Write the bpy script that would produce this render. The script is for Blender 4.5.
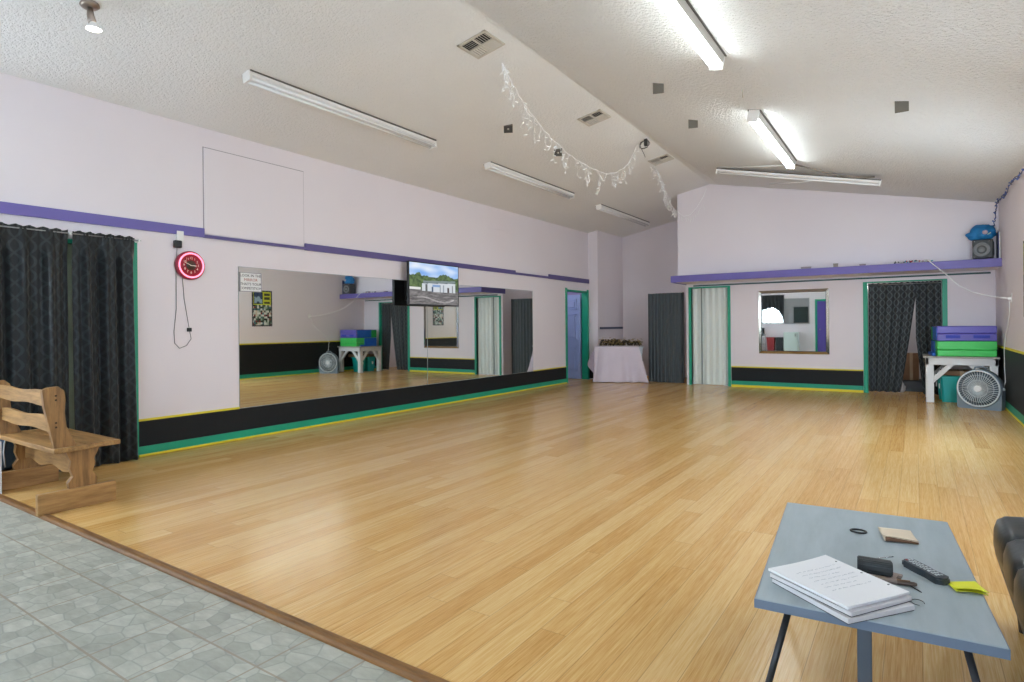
import bpy, bmesh, math, random
from mathutils import Matrix, Vector, noise
PI = math.pi
C = bpy.context.scene.collection
sc = bpy.context.scene
for o in list(bpy.data.objects):
    bpy.data.objects.remove(o)
random.seed(7)

# ------------------------------------------------------------------ camera
F_PX, YAW, ROLL, HORIZON, EYE = 600.07, math.atan((915.25 - 512) / 600.07), 0.009, 326.32, 1.24
cam = bpy.data.cameras.new('camera')
cam_o = bpy.data.objects.new('camera', cam); C.objects.link(cam_o)
cam.sensor_width = 36; cam.lens = F_PX / 1024 * 36
cam.shift_y = -(341 - HORIZON) / 1024
cam.clip_start = 0.02
cam_o.matrix_world = (Matrix.Translation((0, 0, EYE)) @ Matrix.Rotation(YAW, 4, 'Z')
                      @ Matrix.Rotation(PI / 2, 4, 'X') @ Matrix.Rotation(-ROLL, 4, 'Z'))
sc.camera = cam_o

# ------------------------------------------------------------------ world, exposure, daylight
sc.view_settings.view_transform = 'Standard'
sc.view_settings.look = 'None'
sc.view_settings.gamma = 1
sc.view_settings.use_curve_mapping = False
sc.view_settings.exposure = 0.34
world = bpy.data.worlds.new('world'); sc.world = world; world.use_nodes = True
wn = world.node_tree.nodes
wn['Background'].inputs[0].default_value = (0.75, 0.85, 1.0, 1)
wn['Background'].inputs[1].default_value = 0.6

def area(name, loc, rot, sx, sy, power, col=(1, 1, 1)):
    l = bpy.data.lights.new(name, 'AREA'); l.shape = 'RECTANGLE'; l.size = sx; l.size_y = sy
    l.energy = power; l.color = col
    o = bpy.data.objects.new(name, l); C.objects.link(o); o.location = loc; o.rotation_euler = rot
    return o
# room extents (metres): camera stands at x = y = 0
XL, XR, YF, YB = -6.288, 1.079, 12.40, -2.2
ZL, SL, ZR, SR = 3.385, 0.194, 3.08, 0.2055
DAY = (0.83, 0.97, 1.10)
sc.cycles.diffuse_bounces = 8
sc.cycles.max_bounces = 14
# daylight at the mirror-seen window, and at an unseen one added for light
area('window_daylight', (-4.95, YB - 0.055, 1.83), (PI / 2, 0, PI), 0.76, 1.05, 30, DAY)
area('window_daylight', (-1.0, YB - 0.055, 1.55), (PI / 2, 0, PI), 1.86, 1.46, 78, DAY)
ADDED_SIDE_WINDOWS = ((3.2, 5.0), (6.2, 8.0))      # unseen windows added in the right wall to light the room
ADDED_LEFT_WINDOW = (-1.5, 0.9)                    # unseen window added in the left wall to light the right side
def slat_fill(x, inward, y0, y1, n, z, h, turn, dip, watts):
    # added area lamps in slat-like strips across an opening, aimed at the far end
    for k in range(n):
        aim = Vector((inward * math.cos(turn) * math.cos(dip), math.sin(turn) * math.cos(dip), -math.sin(dip)))
        area('window_daylight', (x, y0 + (y1 - y0) * (k + 0.5) / n, z), aim.to_track_quat('-Z', 'Y').to_euler(), (y1 - y0) / n * 0.95, h, watts / n, DAY)
for a_, b_ in ADDED_SIDE_WINDOWS: slat_fill(XR - 0.03, -1, a_, b_, 5, 1.65, 1.2, math.radians(35), math.radians(16 if a_ < 4 else 8), 50 if a_ < 4 else 58)
slat_fill(XL + 0.03, 1, ADDED_LEFT_WINDOW[0], ADDED_LEFT_WINDOW[1], 6, 1.6, 1.2, 1.0, 0.12, 58)
TUBE_W = 22.0     # emission strength of the lit tubes

# ------------------------------------------------------------------ helpers
def lin(r, g, b):
    f = lambda c: (c / 255 / 12.92) if c / 255 <= 0.04045 else ((c / 255 + 0.055) / 1.055) ** 2.4
    return (f(r), f(g), f(b), 1)

MATS = {}
def mat(name, rgb, rough=0.6, metal=0.0, var=0.06, vscale=6.0, bump=0.0, bscale=60.0, spec=0.5, coat=0.0, emit=None, estr=0.0, sheen=0.0):
    if name in MATS: return MATS[name]
    m = bpy.data.materials.new(name); m.use_nodes = True
    nt = m.node_tree; N = nt.nodes; L = nt.links; p = N['Principled BSDF']
    tc = N.new('ShaderNodeTexCoord')
    col = lin(*rgb)
    if var > 0:
        nz = N.new('ShaderNodeTexNoise'); nz.inputs['Scale'].default_value = vscale; nz.inputs['Detail'].default_value = 4
        L.new(tc.outputs['Object'], nz.inputs['Vector'])
        mx = N.new('ShaderNodeMix'); mx.data_type = 'RGBA'
        mx.inputs[6].default_value = tuple(c * (1 - var) for c in col[:3]) + (1,)
        mx.inputs[7].default_value = tuple(min(1, c * (1 + var)) for c in col[:3]) + (1,)
        L.new(nz.outputs['Fac'], mx.inputs[0]); L.new(mx.outputs[2], p.inputs['Base Color'])
    else:
        p.inputs['Base Color'].default_value = col
    p.inputs['Roughness'].default_value = rough; p.inputs['Metallic'].default_value = metal
    p.inputs['Specular IOR Level'].default_value = spec
    p.inputs['Coat Weight'].default_value = coat
    p.inputs['Sheen Weight'].default_value = sheen
    if bump > 0:
        nb = N.new('ShaderNodeTexNoise'); nb.inputs['Scale'].default_value = bscale; nb.inputs['Detail'].default_value = 3
        L.new(tc.outputs['Object'], nb.inputs['Vector'])
        bp = N.new('ShaderNodeBump'); bp.inputs['Strength'].default_value = bump; bp.inputs['Distance'].default_value = 0.01
        L.new(nb.outputs['Fac'], bp.inputs['Height']); L.new(bp.outputs['Normal'], p.inputs['Normal'])
    if emit:
        p.inputs['Emission Color'].default_value = lin(*emit); p.inputs['Emission Strength'].default_value = estr
    MATS[name] = m
    return m

class NT:
    """tiny node-building helper"""
    def __init__(s, name):
        s.m = bpy.data.materials.new(name); s.m.use_nodes = True; s.t = s.m.node_tree; s.N = s.t.nodes; s.L = s.t.links
        s.p = s.N['Principled BSDF']; s.tc = s.N.new('ShaderNodeTexCoord')
    def math(s, op, a, b=None, c=None):
        n = s.N.new('ShaderNodeMath'); n.operation = op
        for i, v in enumerate((a, b, c)):
            if v is None: continue
            if isinstance(v, (int, float)): n.inputs[i].default_value = v
            else: s.L.new(v, n.inputs[i])
        return n.outputs[0]
    def sep(s, v):
        n = s.N.new('ShaderNodeSeparateXYZ'); s.L.new(v, n.inputs[0]); return n.outputs
    def comb(s, x, y, z=0.0):
        n = s.N.new('ShaderNodeCombineXYZ')
        for i, v in enumerate((x, y, z)):
            if isinstance(v, (int, float)): n.inputs[i].default_value = v
            else: s.L.new(v, n.inputs[i])
        return n.outputs[0]
    def white(s, v):
        n = s.N.new('ShaderNodeTexWhiteNoise'); n.noise_dimensions = '3D'; s.L.new(v, n.inputs['Vector']); return n.outputs['Value']
    def noise(s, v, scale, detail=4, rough=0.5):
        n = s.N.new('ShaderNodeTexNoise'); n.inputs['Scale'].default_value = scale; n.inputs['Detail'].default_value = detail
        n.inputs['Roughness'].default_value = rough
        s.L.new(v, n.inputs['Vector']); return n.outputs['Fac']
    def mix(s, f, a, b):
        n = s.N.new('ShaderNodeMix'); n.data_type = 'RGBA'
        for i, v in ((0, f), (6, a), (7, b)):
            if isinstance(v, (int, float)): n.inputs[i].default_value = v
            elif isinstance(v, tuple): n.inputs[i].default_value = v
            else: s.L.new(v, n.inputs[i])
        return n.outputs[2]
    def ramp(s, f, stops):
        n = s.N.new('ShaderNodeValToRGB'); e = n.color_ramp.elements
        while len(e) < len(stops): e.new(0.5)
        for i, (p, c) in enumerate(stops): e[i].position = p; e[i].color = c
        s.L.new(f, n.inputs[0]); return n.outputs[0]
    def bump(s, h, strength, dist=0.01):
        n = s.N.new('ShaderNodeBump'); n.inputs['Strength'].default_value = strength; n.inputs['Distance'].default_value = dist
        s.L.new(h, n.inputs['Height']); s.L.new(n.outputs[0], s.p.inputs['Normal'])
    def base(s, c): s.L.new(c, s.p.inputs['Base Color'])

# bmesh shape helpers -------------------------------------------------------
def B(): return bmesh.new()
def box(bm, x0, x1, y0, y1, z0, z1, bev=0.0, seg=2, M=None, mi=0):
    r = bmesh.ops.create_cube(bm, size=1.0)
    vs = r['verts']
    for v in vs:
        v.co = Vector(((x0 + x1) / 2 + v.co.x * (x1 - x0), (y0 + y1) / 2 + v.co.y * (y1 - y0), (z0 + z1) / 2 + v.co.z * (z1 - z0)))
    fs = set(f for v in vs for f in v.link_faces)
    for f in fs: f.material_index = mi
    if bev > 0:
        es = list(set(e for v in vs for e in v.link_edges))
        r2 = bmesh.ops.bevel(bm, geom=es, offset=bev, segments=seg, affect='EDGES', profile=0.5)
        vs = list(set(r2['verts']) | set(v for v in vs if v.is_valid))
        for v in vs:
            for f in v.link_faces: f.material_index = mi
    if M is not None:
        for v in vs: v.co = M @ v.co
    return vs
def frame_axes(d):
    d = d.normalized(); a = Vector((0, 0, 1)) if abs(d.z) < 0.9 else Vector((1, 0, 0))
    u = d.cross(a).normalized(); return u, d.cross(u).normalized()
def tube(bm, pts, r, seg=8, close=False, mi=0):
    pts = [Vector(p) for p in pts]; n = len(pts); rings = []
    rr = r if isinstance(r, (list, tuple)) else [r] * n
    u = None
    for i, p in enumerate(pts):
        if close: d = pts[(i + 1) % n] - pts[i - 1]
        else: d = pts[min(i + 1, n - 1)] - pts[max(i - 1, 0)]
        d.normalize()
        if u is None: u, w = frame_axes(d)
        else:
            u = (u - d * u.dot(d)); u.normalize()
        w = d.cross(u)
        rings.append([bm.verts.new(p + (u * math.cos(2 * PI * k / seg) + w * math.sin(2 * PI * k / seg)) * rr[i]) for k in range(seg)])
    m = n if close else n - 1
    for i in range(m):
        a, b = rings[i], rings[(i + 1) % n]
        off = 0
        if close and i == n - 1:
            off = min(range(seg), key=lambda o: (a[0].co - b[o].co).length)
        for k in range(seg):
            f = bm.faces.new((a[k], a[(k + 1) % seg], b[(k + 1 + off) % seg], b[(k + off) % seg])); f.smooth = True; f.material_index = mi
    if not close:
        for ring in (rings[0], rings[-1]):
            f = bm.faces.new(ring); f.material_index = mi
def lathe(bm, prof, M=None, seg=32, mi=0, smooth=True):
    M = M or Matrix.Identity(4); rings = []
    for r, z in prof:
        if r < 1e-6: rings.append([bm.verts.new(M @ Vector((0, 0, z)))])
        else: rings.append([bm.verts.new(M @ Vector((r * math.cos(2 * PI * k / seg), r * math.sin(2 * PI * k / seg), z))) for k in range(seg)])
    for a, b in zip(rings, rings[1:]):
        for k in range(seg):
            k2 = (k + 1) % seg
            if len(a) == 1 and len(b) == 1: continue
            if len(a) == 1: f = bm.faces.new((a[0], b[k2], b[k]))
            elif len(b) == 1: f = bm.faces.new((a[k], a[k2], b[0]))
            else: f = bm.faces.new((a[k], a[k2], b[k2], b[k]))
            f.smooth = smooth; f.material_index = mi
def prism(bm, poly, d0, d1, axis='x', M=None, mi=0):
    """poly: 2D outline; extruded along axis from d0 to d1"""
    def P(a, b, d):
        v = {'x': (d, a, b), 'y': (a, d, b), 'z': (a, b, d)}[axis]
        v = Vector(v); return M @ v if M is not None else v
    A = [bm.verts.new(P(a, b, d0)) for a, b in poly]; D = [bm.verts.new(P(a, b, d1)) for a, b in poly]
    n = len(poly)
    fs = [bm.faces.new(A), bm.faces.new(list(reversed(D)))]
    for i in range(n): fs.append(bm.faces.new((A[i], D[i], D[(i + 1) % n], A[(i + 1) % n])))
    for f in fs: f.material_index = mi
    return fs
def sphere(bm, c, r, u=10, v=6, M=None, scale=(1, 1, 1)):
    res = bmesh.ops.create_uvsphere(bm, u_segments=u, v_segments=v, radius=r)
    for w in res['verts']:
        w.co = Vector((w.co.x * scale[0], w.co.y * scale[1], w.co.z * scale[2]))
        if M is not None: w.co = M @ w.co
        w.co += Vector(c)
        for f in w.link_faces: f.smooth = True
def grid(bm, fn, nu, nv, uv=None, smooth=True):
    V = [[bm.verts.new(fn(i / nu, j / nv)) for j in range(nv + 1)] for i in range(nu + 1)]
    lay = bm.loops.layers.uv.verify() if uv else None
    for i in range(nu):
        for j in range(nv):
            f = bm.faces.new((V[i][j], V[i + 1][j], V[i + 1][j + 1], V[i][j + 1])); f.smooth = smooth
            if uv:
                for l, (a, b) in zip(f.loops, ((i, j), (i + 1, j), (i + 1, j + 1), (i, j + 1))): l[lay].uv = uv(a / nu, b / nv)
    return V

# object helpers --------------------------------------------------------------
def obj(name, bm, m, parent=None, M=None, recalc=True, solid=0.0):
    """ONE mesh object; world coordinates (or local ones brought to the world by M) become local to the parent"""
    if M is not None: bmesh.ops.transform(bm, matrix=M, verts=bm.verts)
    org = None
    if parent is not None:
        w = Matrix.Translation(parent.location) @ parent.rotation_euler.to_matrix().to_4x4()
        q = parent.parent
        while q is not None:
            w = (Matrix.Translation(q.location) @ q.rotation_euler.to_matrix().to_4x4()) @ w; q = q.parent
        bmesh.ops.transform(bm, matrix=w.inverted(), verts=bm.verts)
    else:
        xs = [v.co for v in bm.verts]
        org = Vector(((min(v.x for v in xs) + max(v.x for v in xs)) / 2, (min(v.y for v in xs) + max(v.y for v in xs)) / 2, min(v.z for v in xs)))
        bmesh.ops.translate(bm, vec=-org, verts=bm.verts)
    if recalc: bmesh.ops.recalc_face_normals(bm, faces=bm.faces)
    me = bpy.data.meshes.new(name); bm.to_mesh(me); bm.free()
    for q in (m if isinstance(m, (list, tuple)) else [m]): me.materials.append(q)
    o = bpy.data.objects.new(name, me); C.objects.link(o)
    if parent is not None: o.parent = parent
    else: o.location = org
    if solid:
        s = o.modifiers.new('thickness', 'SOLIDIFY'); s.thickness = solid; s.offset = 0
    return o
def tag(o, label, cat, group=None):
    o['label'] = label; o['category'] = cat
    if group: o['group'] = group
    return o
def thing(name, label, cat, loc=(0, 0, 0), rotz=0.0, group=None):
    o = bpy.data.objects.new(name, None); C.objects.link(o); o.empty_display_size = 0.1
    o.location = loc; o.rotation_euler = (0, 0, rotz)
    return tag(o, label, cat, group)
def struct(name, bm, m, parent=None, **k):
    o = obj(name, bm, m, parent, **k)
    if parent is None: o['kind'] = 'structure'
    return o
def T(t):   # local frame of a thing
    return Matrix.Translation(t.location) @ t.rotation_euler.to_matrix().to_4x4()
def dup(root, loc, label, group=None, rotz=None):
    r = root.copy(); C.objects.link(r); r.location = loc
    if rotz is not None: r.rotation_euler = (0, 0, rotz)
    r['label'] = label
    if group: r['group'] = group
    for ch in list(root.children):
        c = ch.copy(); C.objects.link(c); c.parent = r
        for g in list(ch.children):
            d = g.copy(); C.objects.link(d); d.parent = c
    return r
def text_bm(body, size, depth=0.001, align='CENTER', spacing=1.0):
    cu = bpy.data.curves.new('txt', 'FONT'); cu.body = body; cu.size = size; cu.extrude = depth; cu.align_x = align; cu.align_y = 'CENTER'
    cu.space_line = spacing; cu.resolution_u = 2
    o = bpy.data.objects.new('txt', cu); C.objects.link(o)
    dg = bpy.context.evaluated_depsgraph_get(); dg.update()
    me = bpy.data.meshes.new_from_object(o.evaluated_get(dg))
    bm = bmesh.new(); bm.from_mesh(me)
    bpy.data.objects.remove(o); bpy.data.curves.remove(cu); bpy.data.meshes.remove(me)
    return bm
def append_bm(dst, src, M=None):
    if M is not None: bmesh.ops.transform(src, matrix=M, verts=src.verts)
    me = bpy.data.meshes.new('tmp'); src.to_mesh(me); src.free(); dst.from_mesh(me); bpy.data.meshes.remove(me)
def basis(o, x, y, z):   # matrix with the given axes
    M = Matrix.Identity(4)
    for i, v in enumerate((x, y, z)):
        for k in range(3): M[k][i] = v[k]
    for k in range(3): M[k][3] = o[k]
    return M
# frames: on_left(y,z): local x = +Y (reads left to right from the room), local y = up, local z = out of the wall
def on_left(y, z, off=0.0): return basis((XL + off, y, z), (0, 1, 0), (0, 0, 1), (1, 0, 0))
def on_right(y, z, off=0.0): return basis((XR - off, y, z), (0, -1, 0), (0, 0, 1), (-1, 0, 0))
def on_far(x, z, off=0.0): return basis((x, YF - off, z), (1, 0, 0), (0, 0, 1), (0, -1, 0))
def on_back(x, z, off=0.0): return basis((x, YB + off, z), (-1, 0, 0), (0, 0, 1), (0, 1, 0))
def ridge_x(y): return -3.3 + (11.75 - y) * 0.026
RIDGE_Z = 3.972
def zc_left(x, y=7.0): return ZL + (RIDGE_Z - ZL) * (x - XL) / (ridge_x(y) - XL)
def zc_right(x, y=7.0): return ZR + (RIDGE_Z - ZR) * (XR - x) / (XR - ridge_x(y))
def on_ceiling(x, y, side):
    """local x along world X up/down the slope, local y along world Y, local z down into the room"""
    if side == 'l':
        z = zc_left(x, y); ex = Vector((ridge_x(y) - XL, 0, RIDGE_Z - ZL)).normalized()
    else:
        z = zc_right(x, y); ex = Vector((XR - ridge_x(y), 0, ZR - RIDGE_Z)).normalized()
    ey = Vector((0, -1, 0)); ez = ex.cross(ey)
    return basis((x, y, z), ex, ey, ez)
def circle(r, n, z=0): return [(r * math.cos(2 * PI * k / n), r * math.sin(2 * PI * k / n), z) for k in range(n)]

# ------------------------------------------------------------------ materials of the room
def wall_material():
    n = NT('lilac_wall_paint'); p = n.tc.outputs['Object']
    n.base(n.ramp(n.noise(p, 0.7, 3), [(0.3, lin(228, 220, 224)), (0.7, lin(231, 224, 228))]))
    n.p.inputs['Roughness'].default_value = 0.62
    n.bump(n.noise(p, 90, 2), 0.12, 0.004); return n.m
def ceiling_material():
    n = NT('popcorn_ceiling'); p = n.tc.outputs['Object']
    v = n.N.new('ShaderNodeTexVoronoi'); v.inputs['Scale'].default_value = 30; n.L.new(p, v.inputs['Vector'])
    h = n.math('ADD', n.math('MULTIPLY', n.math('SUBTRACT', 1.0, v.outputs['Distance']), 0.6), n.noise(p, 75, 3))
    n.base(n.ramp(n.noise(p, 0.9, 3), [(0.3, lin(229, 229, 227)), (0.7, lin(233, 233, 231))]))
    n.p.inputs['Roughness'].default_value = 0.95; n.p.inputs['Specular IOR Level'].default_value = 0.15
    x, y, z = n.sep(p)      # the left slope was sprayed thinner than the right one
    coarse = n.math('MULTIPLY_ADD', n.math('MINIMUM', 1.0, n.math('MAXIMUM', 0.0, n.math('MULTIPLY', n.math('ADD', x, 0.53), 20.0))), 0.6, 0.4)
    n.bump(n.math('MULTIPLY', h, coarse), 1.0, 0.025); return n.m
def bamboo_material():
    n = NT('bamboo_floorboards'); x, y, z = n.sep(n.tc.outputs['Object'])
    W, LEN = 0.118, 1.85
    u = n.math('DIVIDE', x, W); row = n.math('FLOOR', u)
    r1 = n.white(n.comb(row, 3.7, 1.1))
    v = n.math('ADD', n.math('DIVIDE', y, LEN), r1); colm = n.math('FLOOR', v)
    tone = n.white(n.comb(row, colm, 5.3)); tone2 = n.white(n.comb(colm, row, 9.9))
    stv = n.comb(n.math('MULTIPLY', x, 75.0), n.math('ADD', n.math('MULTIPLY', y, 1.6), n.math('MULTIPLY', tone2, 40.0)), tone)
    g1 = n.noise(stv, 1.0, 5, 0.62)
    stv2 = n.comb(n.math('MULTIPLY', x, 260.0), n.math('ADD', n.math('MULTIPLY', y, 7.0), n.math('MULTIPLY', tone, 70.0)), tone2)
    g2 = n.noise(stv2, 1.0, 3, 0.6)
    cloud = n.noise(n.comb(x, n.math('MULTIPLY', y, 0.5), 0.0), 1.3, 3)
    f = n.math('ADD', n.math('ADD', n.math('MULTIPLY', tone, 0.20), n.math('MULTIPLY', g1, 0.50)), n.math('ADD', n.math('MULTIPLY', g2, 0.52), n.math('MULTIPLY', cloud, 0.14)))
    c = n.ramp(f, [(0.40, lin(164, 116, 56)), (0.56, lin(196, 148, 82)), (0.70, lin(210, 168, 103)), (0.94, lin(226, 192, 136))])
    fu = n.math('FRACT', u); fv = n.math('FRACT', v)
    du = n.math('MULTIPLY', n.math('MINIMUM', fu, n.math('SUBTRACT', 1.0, fu)), W)
    dv = n.math('MULTIPLY', n.math('MINIMUM', fv, n.math('SUBTRACT', 1.0, fv)), LEN)
    d = n.math('MINIMUM', du, dv)
    seam = n.math('LESS_THAN', d, 0.0016)
    n.base(n.mix(n.math('MULTIPLY', seam, 0.38), c, lin(104, 70, 34)))
    n.p.inputs['Roughness'].default_value = 0.27
    rg = n.math('ADD', 0.15, n.math('MULTIPLY', g1, 0.13)); n.L.new(rg, n.p.inputs['Roughness'])
    n.p.inputs['Specular IOR Level'].default_value = 0.5
    n.bump(n.math('SUBTRACT', n.math('MULTIPLY', g2, 0.15), n.math('MULTIPLY', seam, 0.6)), 0.10, 0.003); return n.m
def vinyl_material():
    n = NT('vinyl_stone_tiles'); x, y, z = n.sep(n.tc.outputs['Object'])
    S = 0.308
    u = n.math('DIVIDE', n.math('ADD', x, 0.0), S); v = n.math('DIVIDE', n.math('SUBTRACT', y, VINYL_OFFSET), S)
    fu = n.math('FRACT', u); fv = n.math('FRACT', v)
    eu = n.math('MINIMUM', fu, n.math('SUBTRACT', 1.0, fu)); ev = n.math('MINIMUM', fv, n.math('SUBTRACT', 1.0, fv))
    P2 = n.comb(n.math('MULTIPLY', x, 10.5), n.math('MULTIPLY', y, 12.5), 0.0)
    ve = n.N.new('ShaderNodeTexVoronoi'); ve.feature = 'DISTANCE_TO_EDGE'; ve.voronoi_dimensions = '2D'; ve.inputs['Scale'].default_value = 1.0; ve.inputs['Randomness'].default_value = 0.62
    vc = n.N.new('ShaderNodeTexVoronoi'); vc.feature = 'F1'; vc.voronoi_dimensions = '2D'; vc.inputs['Scale'].default_value = 1.0; vc.inputs['Randomness'].default_value = 0.62
    n.L.new(P2, ve.inputs['Vector']); n.L.new(P2, vc.inputs['Vector'])
    grout = n.ramp(ve.outputs['Distance'], [(0.018, (1, 1, 1, 1)), (0.055, (0, 0, 0, 1))])
    cr_, cg_, cb_ = n.sep(vc.outputs['Color'])
    marb = n.noise(n.comb(n.math('MULTIPLY', x, 5.0), n.math('ADD', n.math('MULTIPLY', y, 14.0), n.math('MULTIPLY', cr_, 9.0)), cg_), 1.7, 6, 0.62)
    f = n.math('ADD', n.math('MULTIPLY', cb_, 0.30), n.math('MULTIPLY', marb, 0.85))
    stone = n.ramp(f, [(0.28, lin(140, 141, 130)), (0.55, lin(159, 160, 148)), (0.9, lin(186, 187, 174))])
    c = n.mix(n.math('MULTIPLY', grout, 0.45), stone, lin(122, 128, 122))
    line = n.math('LESS_THAN', n.math('MINIMUM', eu, ev), 0.014)
    c = n.mix(n.math('MULTIPLY', line, 0.75), c, lin(140, 124, 104))
    n.base(c); n.p.inputs['Roughness'].default_value = 0.42
    n.bump(n.math('ADD', grout, n.math('MULTIPLY', line, 0.6)), -0.10, 0.003); return n.m
def wood_material(name, dark, light, along='x', scale=1.0):
    n = NT(name); x, y, z = n.sep(n.tc.outputs['Object'])
    k = {'x': (3, 26, 26), 'y': (26, 3, 26), 'z': (26, 26, 3)}[along]
    v = n.comb(n.math('MULTIPLY', x, k[0] * scale), n.math('MULTIPLY', y, k[1] * scale), n.math('MULTIPLY', z, k[2] * scale))
    g = n.noise(v, 1.0, 6, 0.65)
    n.base(n.ramp(g, [(0.3, lin(*dark)), (0.68, lin(*light))]))
    n.p.inputs['Roughness'].default_value = 0.5
    n.bump(g, 0.15, 0.004); return n.m
def damask_material(name, ground, figure):
    n = NT(name); u, v, _ = n.sep(n.tc.outputs['UV'])
    a = n.math('MULTIPLY', u, PI / 0.135)
    b = n.math('MULTIPLY', v, PI / 0.125)
    s1 = n.math('ABSOLUTE', n.math('SINE', n.math('ADD', a, n.math('MULTIPLY', n.math('SINE', b), 1.15))))
    s2 = n.math('ABSOLUTE', n.math('SINE', n.math('SUBTRACT', a, n.math('MULTIPLY', n.math('SINE', b), 1.15))))
    m = n.math('MINIMUM', s1, s2)
    pat = n.ramp(m, [(0.26, (1, 1, 1, 1)), (0.36, (0, 0, 0, 1))])
    weave = n.noise(n.comb(n.math('MULTIPLY', u, 500.0), n.math('MULTIPLY', v, 160.0), 0.0), 1.0, 2)
    c = n.mix(pat, lin(*ground), lin(*figure)); c = n.mix(n.math('MULTIPLY', weave, 0.35), c, lin(*ground))
    n.base(c)
    r = n.math('SUBTRACT', 0.62, n.math('MULTIPLY', pat, 0.20)); n.L.new(r, n.p.inputs['Roughness'])
    n.p.inputs['Sheen Weight'].default_value = 0.15
    n.p.inputs['Specular IOR Level'].default_value = 0.4
    return n.m
VINYL_OFFSET = 0.0
WALL = wall_material(); CEIL = ceiling_material(); BAMBOO = bamboo_material()
GREEN = mat('teal_green_trim', (18, 156, 122), 0.45, var=0.05)
YELLOW = mat('yellow_trim', (222, 205, 40), 0.5, var=0.06)
BLACKP = mat('black_wainscot', (24, 27, 30), 0.55, spec=0.25, var=0.12, vscale=14, bump=0.05)
PURPLE = mat('purple_paint', (104, 94, 166), 0.45, var=0.05)
DPURPLE = mat('dusky_purple_paint', (92, 82, 136), 0.5, var=0.06)
WHITE = mat('white_paint', (226, 226, 224), 0.5, var=0.03)
WHITEP = mat('white_plastic', (232, 232, 230), 0.4, var=0.02)
BLACK = mat('black_plastic', (22, 23, 25), 0.4, var=0.08)
CHROME = mat('chrome', (205, 205, 205), 0.2, metal=1.0, var=0.02)
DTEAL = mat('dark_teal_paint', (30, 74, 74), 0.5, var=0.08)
MIRROR = mat('mirror_silver', (236, 240, 238), 0.015, metal=1.0, var=0.0)

# ------------------------------------------------------------------ room shell
EDGE_Y = 1.585
bm = B(); box(bm, XL - 0.9, XR, EDGE_Y, 14.1, -0.06, 0.0); struct('floor', bm, BAMBOO)
bm = B(); box(bm, XL - 0.1, XR, YB - 0.1, EDGE_Y + 0.01, -0.08, -0.014); fl = None
# vinyl sheet in front of the wood floor
VINYL_OFFSET = 1.005 - (YB - 0.1 + EDGE_Y + 0.01) / 2
struct('floor_vinyl', bm, vinyl_material())
NOSE = wood_material('stained_nosing', (92, 60, 28), (140, 98, 50), 'x')
bm = B(); prism(bm, [(1.560, -0.016), (1.561, -0.004), (1.567, 0.006), (1.580, 0.009), (1.606, 0.006), (1.614, 0.0005), (1.614, -0.03), (1.560, -0.03)], XL, XR, 'x')
struct('trim_1', bm, NOSE)

def wall_x(name, x0, x1, y0, y1, zfun=None, holes=(), ztop=None):
    """wall slab between x0..x1 running along y, with holes (ya,yb,za,zb)"""
    bm = B(); ys = sorted(set([y0, y1] + [h[0] for h in holes] + [h[1] for h in holes]))
    for a, b in zip(ys, ys[1:]):
        hs = [h for h in holes if h[0] <= a + 1e-6 and h[1] >= b - 1e-6]
        if not hs: box(bm, x0, x1, a, b, -0.1, ztop)
        else:
            if hs[0][2] > 0: box(bm, x0, x1, a, b, -0.1, hs[0][2])
            box(bm, x0, x1, a, b, hs[0][3], ztop)
    return struct(name, bm, WALL)
def wall_y(name, y0, y1, x0, x1, holes=(), ztop=3.0, poly=None):
    bm = B(); xs = sorted(set([x0, x1] + [h[0] for h in holes] + [h[1] for h in holes]))
    for a, b in zip(xs, xs[1:]):
        hs = [h for h in holes if h[0] <= a + 1e-6 and h[1] >= b - 1e-6]
        if not hs: box(bm, a, b, y0, y1, -0.1, ztop)
        else:
            if hs[0][2] > 0: box(bm, a, b, y0, y1, -0.1, hs[0][2])
            box(bm, a, b, y0, y1, hs[0][3], ztop)
    return struct(name, bm, WALL)
wall_x('wall_left', XL - 0.14, XL, YB - 0.1, 12.56, holes=[ADDED_LEFT_WINDOW + (0.95, 2.25), (1.86, 2.74, 0, 2.02), (11.5, 12.47, 0, 2.0)], ztop=3.40)
bm = B(); box(bm, XL - 0.14, -6.055, 12.56, 14.1, -0.1, 3.46); struct('wall_alcove', bm, WALL)
bm = B(); prism(bm, [(-6.2, -0.1), (-3.6, -0.1), (-3.6, 3.98), (-6.2, 3.44)], 13.98, 14.1, 'y'); struct('wall_alcove_back', bm, WALL)
wall_x('wall_right', XR, XR + 0.12, YB - 0.1, 14.1, holes=[(a_, b_, 1.0, 2.3) for a_, b_ in ADDED_SIDE_WINDOWS], ztop=3.10)
# lower far wall under the soffit
wall_y('wall_far', YF, YF + 0.12, -3.955, XR + 0.05, holes=[(-3.85, -3.12, 0, 1.985), (-0.70, 0.38, 0, 1.95)], ztop=2.08)
# soffit box with the upper wall above it
YS, YU = 11.50, 11.86
bm = B(); box(bm, -3.95, XR, YS + 0.012, YF + 0.12, 2.078, 2.10); struct('ceiling_soffit', bm, WALL)
bm = B(); box(bm, -3.97, XR, YS - 0.012, YS + 0.02, 2.066, 2.195, 0.004); box(bm, -3.97, -3.945, YS + 0.02, YF + 0.1, 2.066, 2.195)
box(bm, -3.95, XR, YS + 0.02, YU, 2.165, 2.195); struct('trim_2', bm, PURPLE)
bm = B()
rx = ridge_x(YU)
prism(bm, [(-3.945, 2.1), (XR + 0.02, 2.1), (XR + 0.02, zc_right(XR) + 0.02), (rx, RIDGE_Z + 0.03), (-3.945, zc_left(-3.945, YU) + 0.03)], YU, 14.1, 'y')
struct('wall_far_upper', bm, WALL)
bm = B(); box(bm, -3.955, -3.84, YF + 0.12, 14.1, -0.1, 2.1); struct('wall_block_side', bm, WALL)
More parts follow.
